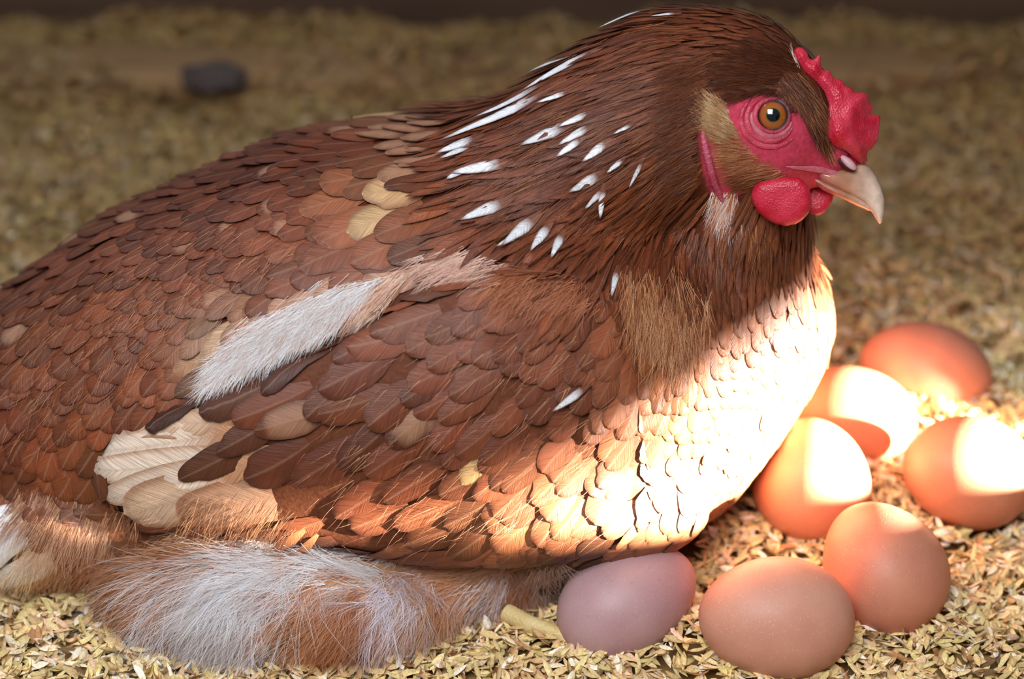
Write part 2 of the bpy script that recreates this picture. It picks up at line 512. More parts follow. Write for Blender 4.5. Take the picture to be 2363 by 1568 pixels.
def egg(px, py, zc, wpx, b, ang, yaw, mat, label, taper=0.12):
    """ang: slope of the long axis in the picture (deg, small end), yaw: turn of the axis towards (+) the camera"""
    c = at_height(px, py, zc)
    d = (c - CAM) @ FWD
    a = wpx / 2 / FPX * d
    an = math.radians(ang); yw = math.radians(yaw)
    ax = math.cos(yw) * (math.cos(an) * RGT + math.sin(an) * UPV) - math.sin(yw) * FWD
    o = link('egg', egg_mesh('egg', a, b, taper), mat)
    o.location = c
    q = Vector(ax).to_track_quat('X', 'Z'); o.rotation_mode = 'QUATERNION'; o.rotation_quaternion = q
    o['group'] = 'brown hen eggs on the husks'
    tag(o, label, 'egg')
    EGGS.append((c, a, b, ax))
    return o
egg(1792, 1428, 0.0175, 364, 0.0197, 176, 8, E1, 'pinkish tan speckled egg nearest the camera, in front of the other eggs', 0.06)
egg(2040, 1313, 0.0170, 330, 0.0200, 118, -25, E2, 'salmon egg with a sunlit crest touching the nearest egg from behind', 0.10)
egg(1448, 1388, 0.0145, 352, 0.0178, 28, -18, E3, 'pale mauve egg half tucked under the hen\'s wing', 0.08)
egg(1871, 1108, 0.0185, 290, 0.0204, 96, -12, E4, 'half sunlit orange egg beside the hen\'s breast', 0.09)
egg(2234, 1090, 0.0180, 318, 0.0198, 165, 18, E4, 'half sunlit egg furthest right, cut by the picture edge', 0.08)
egg(1946, 962, 0.0140, 338, 0.0185, 172, 0, E4, 'egg in full sun half hidden behind the hen\'s breast', 0.08)
egg(2136, 860, 0.0140, 312, 0.0190, 164, 0, E2, 'blurred shaded egg furthest back, behind the sunlit ones', 0.06)
egg(1612, 1098, 0.0120, 226, 0.0165, 100, 0, E4, 'egg almost wholly hidden under the hen\'s breast, only a sliver showing', 0.06)

# ------------------------------------------------------------------ the hen: one continuous body
YMED = 0.71
def wmed(py): return (800 - py) * 0.577
LOFT = np.array([  # px, top, bottom, half depth
    (-420, 1010, 1200, 40), (-350, 930, 1210, 120), (-200, 800, 1235, 260), (0, 682, 1265, 360), (250, 500, 1290, 430),
    (450, 408, 1312, 470), (640, 322, 1330, 490), (900, 268, 1345, 500), (1130, 240, 1352, 500),
    (1300, 262, 1345, 480), (1450, 330, 1300, 450), (1600, 420, 1225, 395), (1700, 500, 1150, 335),
    (1800, 560, 1015, 260), (1865, 600, 915, 180), (1900, 640, 850, 110), (1916, 700, 780, 40)], float)
LX = np.arange(-460, 1960, 5.0)
LS = []
for _k in (1, 2, 3):
    _v = np.interp(LX, LOFT[:, 0], LOFT[:, _k])
    _w = np.exp(-np.linspace(-2, 2, 25) ** 2); _w /= _w.sum()
    _s = np.convolve(np.pad(_v, 12, 'edge'), _w, 'valid')
    _f = smooth01((1900 - LX) / 60)                     # keep the breast's front edge exact
    LS.append(_s * _f + _v * (1 - _f))
def hen_field(X, Y, Z):
    px = X.ravel()
    top, bot, rz = (np.interp(px, LX, LS[k]).reshape(X.shape) for k in range(3))
    cy = (top + bot) / 2; ry = (bot - top) / 2
    wc = (800 - cy) * 0.577
    p = 2.2
    f = (np.abs((Y - cy) / ry) ** p + np.abs((Z - wc) / rz) ** p) ** (1 / p)
    f = (f - 1) * np.minimum(ry, rz)
    endcap = np.maximum(X - 1918, -430 - X)
    f = np.maximum(f, endcap)
    E = lambda c, r, a=0.0: ell(X, Y, Z, c, r, math.radians(a))
    def B(px, py, r, rz, dw=0): return E((px, py, wmed(py) + dw), (r, r, rz))
    # neck and mantle
    f = smin(f, E((1270, 420, wmed(420)), (330, 215, 215), -22), 60)
    f = smin(f, B(1420, 330, 226, 190), 60)
    f = smin(f, B(1560, 255, 228, 165), 50)
    f = smin(f, B(1680, 235, 210, 140, 5), 40)
    # front of the neck down to the crop
    f = smin(f, B(1680, 420, 190, 150), 50)
    f = smin(f, B(1665, 560, 206, 190), 60)
    f = smin(f, B(1640, 720, 245, 250), 70)
    # skull, forehead, cheek, throat
    hd = E((1800, 262, wmed(262) + 22), (122, 146, 112))
    hd = smin(hd, E((1765, 335, wmed(335) + 22), (122, 118, 118)), 35)
    hd = smin(hd, E((1905, 315, wmed(315) + 44), (72, 92, 50)), 30)
    hd = smin(hd, E((1860, 372, wmed(372) + 38), (88, 62, 56)), 25)
    f = smin(f, hd, 28)
    f = smin(f, E((1330, 1205, 250), (300, 112, 150), -4), 60)
    # thighs and rump fluff
    f = smin(f, E((640, 1400, 240), (400, 138, 165), 5), 60)
    f = smin(f, E((1060, 1370, 130), (215, 75, 110), -4), 50)
    f = smin(f, E((120, 1240, 90), (210, 115, 190), 0), 60)
    return f
ax, (X, Y, Z) = grid((-450, -20, -620), (1960, 1570, 620), 10)
F = hen_field(X, Y, Z)
BV, BQ = surface_nets(F, [a[0] for a in ax], [10] * 3, 2)
del F
BW_ = Q2W(BV)
BQ = orient(BW_, BQ)

FACE = [(1655, 232), (1700, 228), (1745, 216), (1790, 212), (1835, 236), (1860, 285), (1885, 330), (1915, 335), (1930, 270), (1960, 250), (2000, 300), (2010, 380), (1990, 400),
        (1965, 440), (1900, 452), (1850, 440), (1780, 432), (1730, 425), (1690, 470), (1650, 470), (1625, 400), (1612, 300), (1625, 240)]
def near_q(p):
    """picture coordinates of a body point, far side mirrored onto the near side"""
    p = np.array(p, float).copy()
    far = p[..., 1] > YMED
    p[..., 1] = np.where(far, 2 * YMED - p[..., 1], p[..., 1])
    return W2Q(p), far
nq, _far = near_q(BW_)
vis_w = BV[:, 2] - wmed(BV[:, 1])
fm = smooth01(0.5 - poly_sd(BV[:, 0], BV[:, 1], FACE) / 14)
under = np.tile(lin((92, 44, 22)), (len(BW_), 1))
kk = smooth01((BV[:, 1] - 1230) / 80)[:, None]
under = under * (1 - kk) + lin((186, 138, 100)) * kk
red = lin((196, 62, 86))
tanm = smooth01(0.5 - poly_sd(BV[:, 0], BV[:, 1], [(1640, 300), (1700, 310), (1735, 360), (1800, 385), (1780, 425), (1660, 430)]) / 22)[:, None]
face_c = red * (1 - 0.45 * tanm) + lin((165, 100, 70)) * 0.45 * tanm
bcol = under * (1 - fm[:, None]) + face_c * fm[:, None]

hen = bpy.data.objects.new('hen', None); COL.objects.link(hen)
hen.location = (-0.02, YMED, 0.0)
tag(hen, 'reddish brown hen with white flecked neck, sitting on her eggs in the husks', 'hen')
HL = np.array([-0.02, YMED, 0.0])
def hen_part(name, V, Q, mat, attrs=None, uv=None, parent=None):
    o = link(name, mesh_np(name, V - HL, Q, attrs, uv), mat, parent or hen)
    return o
body = hen_part('body', BW_, BQ, M_BODY, {'Col': bcol})

def make_bvh(V, Q): return BVHTree.FromPolygons([tuple(v) for v in V], [tuple(int(i) for i in q) for q in Q])
bvh_body = make_bvh(BW_, BQ)

# wing: a thick slab lying on the flank
WING = [(1430, 690), (1480, 800), (1500, 920), (1510, 1050), (1530, 1150), (1500, 1240), (1400, 1300), (1200, 1330), (1000, 1322), (830, 1292), (640, 1262), (480, 1240), (320, 1232),
        (240, 1180), (205, 1080), (250, 1010), (400, 935), (560, 880), (700, 810), (850, 735), (980, 660), (1150, 610), (1330, 620)]
def wing_field(X, Y, Z):
    f = hen_field(X, Y, Z) - np.clip((1560 - X) / 420, 0, 1) * 30 - 2
    # near side only
    sd2 = poly_sd(X[:, :, 0], Y[:, :, 0], WING)[:, :, None]
    near = (wmed(Y) - Z + 120)
    a = np.maximum(f, near)
    b = sd2 + 18
    k = 30
    h = np.clip(0.5 - 0.5 * (b - a) / k, 0, 1)
    g = b * (1 - h) + a * h + k * h * (1 - h)
    return g
ax, (X, Y, Z) = grid((160, 560, -250), (1560, 1370, 620), 12)
X2, Y2 = np.broadcast_arrays(X, Y)
F = wing_field(X2.copy() + 0 * Y2, Y2.copy(), Z)
WV, WQ = surface_nets(F, [a[0] for a in ax], [12] * 3, 1)
WW = Q2W(WV); WQ = orient(WW, WQ)
wing_o = hen_part('wing', WW, WQ, M_BODY, {'Col': np.tile(lin((105, 58, 36)), (len(WW), 1))})
# far wing: mirrored copy
WM = WW.copy(); WM[:, 1] = 2 * YMED - WM[:, 1]
hen_part('wing', WM, WQ[:, ::-1], M_BODY, {'Col': np.tile(lin((105, 58, 36)), (len(WW), 1))})
allV = np.concatenate([BW_, WW, WM]); allQ = np.concatenate([BQ, WQ + len(BW_), WQ[:, ::-1] + len(BW_) + len(WW)])
bvh = make_bvh(allV, allQ)

# ------------------------------------------------------------------ plumage
# control points: picture x, y, direction of growth (deg), length, width, colour, kind (c contour, h hackle, d down)
CT = [
 (-150, 900, 225, 120, 70, (118, 62, 38), 'c'), (50, 700, 222, 115, 66, (112, 60, 37), 'c'), (250, 550, 214, 112, 62, (118, 64, 40), 'c'), (450, 450, 208, 105, 56, (110, 57, 36), 'c'),
 (650, 370, 204, 105, 52, (104, 52, 32), 'c'), (850, 320, 201, 115, 54, (106, 54, 34), 'c'), (1000, 290, 199, 125, 44, (104, 50, 30), 'c'),
 (150, 800, 231, 112, 72, (132, 76, 50), 'c'), (350, 700, 222, 82, 52, (130, 72, 46), 'c'), (550, 600, 212, 80, 50, (124, 66, 42), 'c'), (750, 500, 206, 98, 60, (132, 72, 48), 'c'),
 (930, 420, 201, 150, 105, (158, 100, 72), 'c'), (900, 560, 205, 150, 88, (140, 82, 58), 'c'), (700, 620, 214, 110, 66, (132, 72, 46), 'c'),
 (60, 950, 234, 100, 68, (124, 66, 42), 'c'), (250, 900, 234, 100, 62, (138, 78, 50), 'c'), (420, 840, 228, 104, 56, (144, 82, 54), 'c'), (100, 1120, 238, 112, 78, (138, 76, 46), 'c'),
 (620, 760, 218, 110, 44, (200, 170, 150), 'c'),
 (1380, 790, 236, 86, 64, (136, 80, 58), 'c'), (1200, 730, 214, 104, 66, (140, 82, 58), 'c'), (520, 905, 200, 190, 52, (84, 44, 26), 'c'), (700, 822, 205, 180, 52, (86, 46, 28), 'c'), (830, 768, 208, 150, 52, (96, 54, 34), 'c'),  # dark ones: shade along the wing's upper edge, put into the feather colour
 (1020, 690, 205, 140, 72, (134, 78, 54), 'c'), (1300, 900, 224, 92, 60, (132, 76, 54), 'c'),
 (1100, 850, 212, 132, 68, (122, 68, 46), 'c'), (900, 800, 207, 152, 78, (114, 62, 42), 'c'), (700, 860, 203, 165, 78, (114, 64, 44), 'c'), (540, 920, 200, 175, 76, (106, 60, 38), 'c'),
 (780, 1050, 219, 190, 108, (112, 62, 44), 'c'), (1000, 1000, 219, 152, 76, (114, 62, 42), 'c'), (1200, 1000, 228, 112, 64, (122, 70, 50), 'c'), (1400, 1040, 232, 92, 70, (146, 92, 68), 'c'),
 (1250, 1150, 226, 104, 76, (152, 96, 68), 'c'), (1050, 1200, 216, 164, 76, (126, 74, 50), 'c'), (880, 1190, 222, 164, 88, (126, 72, 48), 'c'), (560, 1130, 205, 170, 70, (146, 92, 64), 'c'),
 (430, 1050, 202, 190, 76, (128, 74, 48), 'c'),
 (1500, 950, 240, 84, 58, (146, 92, 66), 'c'), (1600, 1010, 242, 82, 58, (176, 122, 92), 'c'), (1550, 1150, 232, 88, 58, (170, 116, 86), 'c'), (1700, 900, 255, 76, 54, (176, 124, 94), 'c'),
 (1800, 800, 265, 72, 50, (172, 120, 90), 'c'), (1860, 700, 270, 76, 42, (150, 96, 68), 'c'), (1760, 690, 266, 84, 36, (128, 74, 48), 'c'), (1650, 740, 262, 92, 38, (146, 86, 52), 'c'), (1520, 740, 262, 116, 34, (162, 98, 56), 'c'),
 (1450, 670, 250, 100, 40, (160, 94, 58), 'c'), (1400, 1320, 215, 90, 60, (96, 54, 34), 'c'),
 (1700, 60, 186, 40, 14, (98, 50, 26), 'h'), (1600, 60, 190, 60, 18, (96, 48, 25), 'h'), (1480, 80, 198, 90, 24, (98, 48, 25), 'h'), (1380, 130, 203, 120, 28, (96, 46, 24), 'h'), (1250, 190, 200, 130, 28, (98, 48, 26), 'h'), (1130, 240, 197, 135, 28, (106, 54, 30), 'h'),
 (1800, 130, 170, 30, 11, (80, 42, 26), 'h'), (1750, 180, 180, 30, 11, (76, 40, 24), 'h'), (1860, 150, 150, 22, 9, (74, 36, 22), 'h'), (1870, 240, 292, 34, 9, (102, 54, 30), 'h'), (1900, 300, 285, 34, 9, (108, 58, 34), 'h'),
 (1640, 200, 195, 60, 15, (104, 54, 28), 'h'), (1550, 180, 197, 90, 20, (102, 52, 27), 'h'), (1450, 220, 200, 120, 26, (100, 50, 26), 'h'), (1300, 260, 199, 135, 28, (100, 49, 26), 'h'), (1180, 330, 203, 135, 28, (112, 58, 32), 'h'),
 (1570, 290, 205, 70, 18, (120, 64, 32), 'h'), (1460, 340, 210, 110, 24, (104, 52, 27), 'h'), (1330, 380, 206, 125, 27, (100, 48, 26), 'h'), (1200, 430, 209, 125, 27, (106, 54, 30), 'h'),
 (1590, 390, 225, 70, 17, (124, 68, 34), 'h'), (1480, 440, 222, 105, 22, (112, 58, 30), 'h'), (1350, 500, 221, 120, 26, (102, 50, 28), 'h'), (1230, 540, 226, 120, 26, (112, 58, 34), 'h'),
 (1610, 470, 245, 70, 17, (110, 58, 30), 'h'), (1530, 540, 245, 100, 22, (96, 48, 27), 'h'), (1420, 580, 235, 110, 25, (98, 50, 30), 'h'), (1320, 600, 232, 110, 25, (110, 58, 35), 'h'),
 (1680, 540, 266, 70, 20, (98, 52, 28), 'h'), (1780, 560, 272, 70, 22, (100, 56, 34), 'h'), (1860, 560, 276, 66, 22, (112, 66, 44), 'h'), (1700, 620, 268, 78, 24, (96, 52, 32), 'h'), (1600, 600, 260, 85, 24, (88, 44, 24), 'h'),
 (700, 1390, 215, 120, 40, (176, 116, 76), 'd'), (400, 1400, 222, 120, 40, (172, 112, 74), 'd'), (1000, 1380, 215, 100, 40, (176, 118, 80), 'd'), (1220, 1390, 250, 90, 30, (160, 100, 64), 'd'), (120, 1290, 235, 120, 40, (190, 140, 96), 'd'),
]
CTX = np.array([c[:2] for c in CT], float)
CTA = np.radians([c[2] for c in CT]); CTL = np.array([c[3] * (1.22 if c[6] == 'h' else 1.05) for c in CT], float); CTW = np.array([c[4] * (0.85 if c[6] == 'h' else 1.05) for c in CT], float)
CTC = np.array([lin(c[5]) for c in CT]); CTK = np.array([{'c': 0, 'h': 1, 'd': 2}[c[6]] for c in CT])
WHITE_PATCH = [(485, 890), (500, 830), (560, 760), (650, 715), (730, 680), (800, 655), (900, 640), (850, 690), (800, 745), (700, 790), (600, 840)]
# white marked hackles: where the pale streak of a feather shows
WSPOT = [(1285, 143, 60), (1160, 215, 45), (1110, 250, 55), (1430, 52, 40), (1500, 62, 25), (1070, 345, 42), (1095, 392, 36), (1130, 492, 36), (1190, 545, 28), (1250, 555, 30), (1330, 300, 32), (1265, 318, 22), (1350, 350, 26),
         (1290, 225, 25), (1385, 350, 22), (1360, 418, 26), (1390, 468, 22), (1300, 545, 22), (1240, 640, 24), (1310, 690, 24), (1290, 925, 26), (1420, 385, 18)]
WS = np.array(WSPOT, float)

PRIM = [(190, 1080), (235, 1005), (400, 975), (450, 1080), (560, 1120), (640, 1190), (600, 1260), (330, 1250), (225, 1200)]
def lookup(q):
    d2 = ((CTX[None] - q[:, None, :2]) ** 2).sum(-1) + 400.0
    w = d2 ** -2.0
    w /= w.sum(1, keepdims=True)
    a = np.arctan2((w * np.sin(CTA)).sum(1), (w * np.cos(CTA)).sum(1))
    nearest = d2.argmin(1)
    return a, (w * CTL).sum(1), (w * CTW).sum(1), w @ CTC, CTK[nearest]

# candidate roots spread evenly over the surface
def sample_surface(V, Q, n):
    a, b, c, d = (V[Q[:, i]] for i in range(4))
    cr = np.cross(c - a, d - b); A = np.linalg.norm(cr, axis=1) / 2
    f = rng.choice(len(Q), n, p=A / A.sum())
    u, v = rng.random((2, n, 1))
    p = (a[f] * (1 - u) + b[f] * u) * (1 - v) + (d[f] * (1 - u) + c[f] * u) * v
    nn = cr[f] / (2 * A[f][:, None] + 1e-12)
    return p, nn

def poisson(P3, spacing):
    cell = {}; out = []
    for i in range(len(P3)):
        s = spacing[i]; g = 0.004
        p = P3[i]; c = tuple((p // g).astype(int)); r = int(s // g) + 1
        ok = True
        for x in range(c[0] - r, c[0] + r + 1):
            for y in range(c[1] - r, c[1] + r + 1):
                for z in range(c[2] - r, c[2] + r + 1):
                    for j in cell.get((x, y, z), ()):
                        if ((P3[j] - p) ** 2).sum() < (0.5 * (s + spacing[j])) ** 2: ok = False; break
                    if not ok: break
                if not ok: break
            if not ok: break
        if ok: cell.setdefault(c, []).append(i); out.append(i)
    return np.array(out, int)

def flow_dir(ang, far):
    d = math.cos(ang) * RGT + math.sin(ang) * UPV
    if far: d = d * np.array([1, -1, 1])
    return Vector(d)

def contour_profile(v): return (0.34 + 0.66 * min(1, v / 0.45) ** 0.8) * max(0.0, 1 - v ** 5.5) ** 0.55
def broad_profile(v): return (0.55 + 0.45 * min(1, v / 0.35)) * max(0.0, 1 - v ** 8) ** 0.5
def hackle_profile(v): return (0.4 + 0.6 * min(1, v / 0.35)) * max(0.0, 1 - v ** 2.4) ** 0.85
ROWV = {'c': [0, .22, .42, .58, .71, .81, .885, .94, .975, 1.0], 'h': [0, .25, .5, .7, .86, 1.0], 's': [0, .4, .75, 1.0]}
def build_feather(root, d, L, Wd, base, kind, lift0, lift1, tree, tipcol=None, camber=0.07, bend=0.0, prof=None, curl=0.0):
    """trace a vane along the surface below it; returns verts, colours, fd, uv, nrows, ncols"""
    rows = ROWV['c' if kind == 'c' else ('h' if L > 0.006 else 's')]
    nc = 7 if kind == 'c' else (5 if L > 0.006 else 3)
    prof = prof or {'c': contour_profile, 'h': hackle_profile}[kind]
    p = Vector(root); V = []; C = []; FD = []; UV = []
    rid = random.random(); vprev = 0.0
    loc, nrm, _, _ = tree.find_nearest(p)
    d = (d - nrm * d.dot(nrm))
    if d.length < 1e-6: return None
    d.normalize(); p = loc
    half = Wd / 2
    ph = random.random() * 6.28
    sp = random.random()
    split_v = random.uniform(0.72, 0.9) if sp < 0.35 else 9; split_s = random.choice((-1, 1))
    for r, v in enumerate(rows):
        if v > vprev:
            step = L * (v - vprev); ns = max(1, int(step / 0.004))
            for _ in range(ns):
                p = p + d * (step / ns)
                loc, nrm, _, _ = tree.find_nearest(p)
                p = loc; d = d - nrm * d.dot(nrm); d.normalize()
                if bend: d = (Quaternion(nrm, bend * step / ns / L) @ d).normalized()
            vprev = v
        side = nrm.cross(d)
        lf = lift0 + (lift1 - lift0) * v + curl * v ** 3
        w = half * prof(v) * (1 + 0.05 * math.sin(ph + 9 * v))
        for k in range(nc):
            u = -1 + 2 * k / (nc - 1)
            uu = u
            # barbs reach further back beside the shaft than at the rim
            ww = w * (1 - (0.28 if (v > split_v and u * split_s > 0.5 and v < 0.99) else 0))
            q = p + side * (uu * ww)
            if kind == 'c' and abs(u) > 0.5 and w > 0.002:
                l2, n2, _, dist = tree.find_nearest(q)
                if dist < 0.006:
                    q = l2.lerp(q, 0.35); n_ = nrm
            q = q + nrm * (lf - camber * half * u * u * prof(min(v, .8)))
            V.append(q)
            rim = max(abs(u) ** 1.5 * (0.6 + 0.4 * v), ((v - 0.55) / 0.45 if v > 0.55 else 0) ** 1.2)
            FD.append((abs(u), v, rim, rid))
            UV.append((u * max(w, .0002) * 100, v * L * 100))
            c = base
            if tipcol is not None:
                t = float(smooth01((v - 0.2) / 0.25)) * (1 - min(1, abs(u)) ** 3 * 0.7) * tipcol[1]
                if tipcol[2] is not None: t *= float(smooth01((tipcol[2] - v) / 0.15))
                c = base * (1 - t) + tipcol[0] * t
            C.append(c)
    return V, C, FD, UV, len(rows), nc

class Pile:
    def __init__(s): s.V = []; s.C = []; s.D = []; s.U = []; s.F = []; s.n = 0
    def add(s, f):
        V, C, FD, UV, nr, nc = f
        s.V += [tuple(v) for v in V]; s.C += list(C); s.D += FD; s.U += UV
        i = np.arange(nr * nc).reshape(nr, nc) + s.n
        s.F.append(np.stack([i[:-1, :-1], i[:-1, 1:], i[1:, 1:], i[1:, :-1]], -1).reshape(-1, 4)); s.n += nr * nc
    def make(s, name, parent, mat=None):
        me = mesh_np(name, np.array(s.V) - HL, np.concatenate(s.F), {'Col': np.array(s.C), 'fd': np.array(s.D)}, np.array(s.U))
        return link(name, me, mat or M_FEATHER, parent)

# roots
pts1, nn1 = sample_surface(allV, allQ, 42000)
q1, far1 = near_q(pts1)
ang1, len1, wid1, col1, kind1 = lookup(q1)
infc = poly_sd(q1[:, 0], q1[:, 1], FACE) < 5
okp = (pts1[:, 2] > -0.004) & ~((q1[:, 1] > 1285) & (q1[:, 0] < 960)) & (q1[:, 0] > -430) & ~infc & (kind1 != 2)
# inner skin of the wing slab and surfaces that are buried
sdw = poly_sd(q1[:, 0], q1[:, 1], WING)
keep = np.where(okp)[0]
sp_ = np.where(kind1 == 1, 0.30 * np.sqrt(len1 * wid1), 0.35 * np.sqrt(len1 * wid1) * (1 + 0.4 * np.clip((len1 - 105) / 80, 0, 1))) * UNIT
sp_ = np.where(far1, sp_ * 1.35, sp_)
sel = keep[poisson(pts1[keep], sp_[keep])]
# drop roots lying inside another surface
def buried(p, n):
    h = bvh.ray_cast(Vector(p) + Vector(n) * 0.0006, Vector(n), 0.004)
    return h[0] is not None
sel = np.array([i for i in sel if not buried(pts1[i], nn1[i])])
print('feather roots', len(sel), 'hackle', (kind1[sel] == 1).sum())
inw = lambda i: sdw[i] < -10 and not far1[i]
recs = []
WHITE = lin((236, 236, 240))
for i in sel:
    q = q1[i]; k = kind1[i]
    L = len1[i] * UNIT * random.uniform(0.85, 1.18); Wd = wid1[i] * UNIT * random.uniform(0.88, 1.12)
    a = ang1[i] + random.gauss(0, 0.085 if k == 0 else 0.10)
    base = col1[i] * random.uniform(0.64, 1.28) * (1 + np.array([random.gauss(0, .03), 0, random.gauss(0, .04)]))
    base = base * (np.array([0.81, 0.70, 0.56]) if k == 0 else np.array([1.15, 0.98, 0.72]))
    tip = None
    # middle of the visible part of this feather in the picture
    mx = q[0] + math.cos(a) * len1[i] * 0.72; my = q[1] - math.sin(a) * len1[i] * 0.72
    if k == 1:
        d = np.hypot(WS[:, 0] - mx, (WS[:, 1] - my) * 1.6)
        j = d.argmin()
        if random.random() < 0.012 and mx < 1450: tip = (WHITE * 0.92, 1.0, 0.97)
    elif poly_sd(mx, my, WHITE_PATCH) < 0: base = lin((176, 128, 100))
    elif random.random() < 0.03 and q[1] < 1000: tip = (lin((168, 124, 96)), 0.7, 0.9)
    elif math.hypot(mx - 930, my - 360) < 60: tip = (lin((196, 146, 114)), 0.5, None)
    elif math.hypot(mx - 890, my - 500) < 40: tip = (lin((215, 175, 125)), 0.7, None)
    elif math.hypot(mx - 1100, my - 1080) < 40: tip = (lin((205, 170, 115)), 0.8, None)
    elif math.hypot(mx - 770, my - 1180) < 60: tip = (lin((185, 165, 145)), 0.8, None)
    f = build_feather(pts1[i], flow_dir(a, far1[i]), L, Wd, base, 'hc'[k == 0], 0.0004 if k == 0 else 0.0008,
                      (0.0030 if k else (0.0024 if (q[0] < 1450 and q[1] < 950) or q[0] < 700 else 0.0013)) * min(1.15, max(0.25, L / 0.014)) * random.uniform(0.8, 1.25), bvh, tip, bend=random.gauss(0, 0.12))
    if poly_sd(mx, my, PRIM) < 0 and not far1[i]: continue
    if f: recs.append((i, k, f, inw(i) and k == 0, L * Wd))
piles = {'plumage': Pile(), 'hackle_plumage': Pile(), 'crown_plumage': Pile(), 'wing_coverts': Pile()}
cand = [r for r in recs if r[1] == 0 and not far1[r[0]] and 0 < q1[r[0]][0] < W]
big = sorted([r for r in cand if not r[3]], key=lambda r: -r[4])[:290]
bigw = sorted([r for r in cand if r[3]], key=lambda r: -r[4])[:290]
single = set(id(r) for r in big) | set(id(r) for r in bigw)
for r in recs:
    if id(r) in single:
        p_ = Pile(); p_.add(r[2]); p_.make('feather', wing_o if r[3] else hen)
    elif r[1] == 1: piles['crown_plumage' if r[2][4] < 5 else 'hackle_plumage'].add(r[2])
    else: piles['wing_coverts' if r[3] else 'plumage'].add(r[2])
for n_, p_ in piles.items():
    if p_.n: tag(p_.make(n_, wing_o if n_ == 'wing_coverts' else hen), kind='stuff')
print('singles', len(big), len(bigw))

# long flight feathers showing at the folded wing tip, and the pale tail-side feathers
def surf(px, py, tree=None):
    o = Vector(CAM); d = Vector(P(px, py, 1.0) - CAM).normalized()
    h = (tree or bvh).ray_cast(o, d)
    return (h[0], h[1]) if h[0] is not None else (None, None)
def surf_w(px, py, tree=None, default=300.0):
    l, n = surf(px, py, tree)
    return default if l is None else float(W2Q(np.array(l))[2])
def manual_feather(p0, p1, wid, col, tip, lift=(0.0006, 0.0018), prof=broad_profile, parent=None, name='flight_feather', camber=0.05, bend=0.0):
    l, n = surf(*p0)
    if l is None: return
    a = math.atan2(-(p1[1] - p0[1]), p1[0] - p0[0]); L = math.hypot(p1[0] - p0[0], p1[1] - p0[1]) * UNIT * 1.04
    f = build_feather(l, flow_dir(a, False), L, wid * UNIT, lin(col) / 0.85, 'c', lift[0], lift[1], bvh, tip, camber, prof=prof, bend=bend)
    p = Pile(); p.add(f)
    o = p.make(name, parent or wing_o)
    if name == 'flight_feather': o['label'] = 'pale cream flight feather at the folded wing tip'
    if name == 'tail_feather': o['label'] = 'white feather at the rump'
    return o
CR = lin((222, 196, 168)); CR2 = lin((232, 214, 196))
manual_feather((640, 960), (250, 1010), 70, (150, 98, 66), (CR, 0.6, None), (0.0004, 0.0010))
manual_feather((600, 985), (212, 1075), 100, (172, 122, 88), (CR2, 0.8, None), (0.0004, 0.0012))
manual_feather((640, 1050), (216, 1130), 84, (178, 130, 96), (CR2, 0.9, None), (0.0006, 0.0018))
manual_feather((600, 1060), (258, 1192), 96, (176, 128, 94), (CR2, 0.9, None), (0.0008, 0.0022))
manual_feather((690, 1090), (318, 1232), 150, (160, 108, 76), (CR, 0.7, None), (-0.0014, 0.0032))
manual_feather((760, 1120), (440, 1225), 130, (150, 98, 68), (CR, 0.3, None), (-0.0014, 0.0028))
for p0, p1, w in (((190, 1130), (-30, 1335), 96), ((230, 1200), (-10, 1400), 84), ((130, 1130), (-60, 1275), 70)):
    manual_feather(p0, p1, w, (214, 196, 176), (WHITE * 0.95, 1.0, None), (-0.0015, 0.006), contour_profile, parent=hen, name='tail_feather')
manual_feather((705, 1215), (640, 1285), 30, (172, 108, 66), None, (0.002, 0.004), contour_profile)
manual_feather((735, 1225), (690, 1290), 22, (180, 118, 76), None, (0.002, 0.004), contour_profile)

STREAKS = [(1348, 131, 1223, 162, 24), (1232, 197, 1103, 224, 20), (1223, 220, 1037, 272, 30), (1302, 224, 1256, 233, 13), (1091, 332, 1024, 353, 26), (1086, 349, 1033, 373, 18), (1149, 386, 1066, 400, 28), (1066, 411, 1045, 427, 18),
           (1352, 272, 1306, 291, 15), (1298, 299, 1223, 328, 26), (1352, 303, 1306, 330, 18), (1331, 334, 1298, 357, 16), (1389, 340, 1356, 365, 18), (1422, 378, 1406, 391, 11), (1373, 407, 1327, 434, 22), (1377, 448, 1356, 471, 13),
           (1389, 448, 1383, 487, 15), (1149, 481, 1082, 516, 26), (1219, 519, 1165, 570, 26), (1256, 535, 1223, 583, 20), (1285, 560, 1265, 599, 18), (1410, 647, 1397, 684, 14), (1472, 386, 1455, 417, 9), (1475, 46, 1402, 66, 20), (1545, 56, 1515, 66, 10),
           (1330, 900, 1276, 932, 18), (1440, 300, 1424, 308, 8), (1180, 560, 1150, 580, 14)]
for x0, y0, x1, y1, w_ in STREAKS:
    dx, dy = x1 - x0, y1 - y0; L_ = math.hypot(dx, dy); e_ = max(30, 0.5 * L_) / L_; g_ = 0.10
    manual_feather((x0 - dx * e_, y0 - dy * e_), (x1 + dx * g_, y1 + dy * g_), w_ * 1.15, (104, 54, 30), (WHITE * random.uniform(0.78, 0.98), 1.0, 0.98), (0.0026, 0.0044), hackle_profile, hen, 'white_tipped_hackle', 0.05)

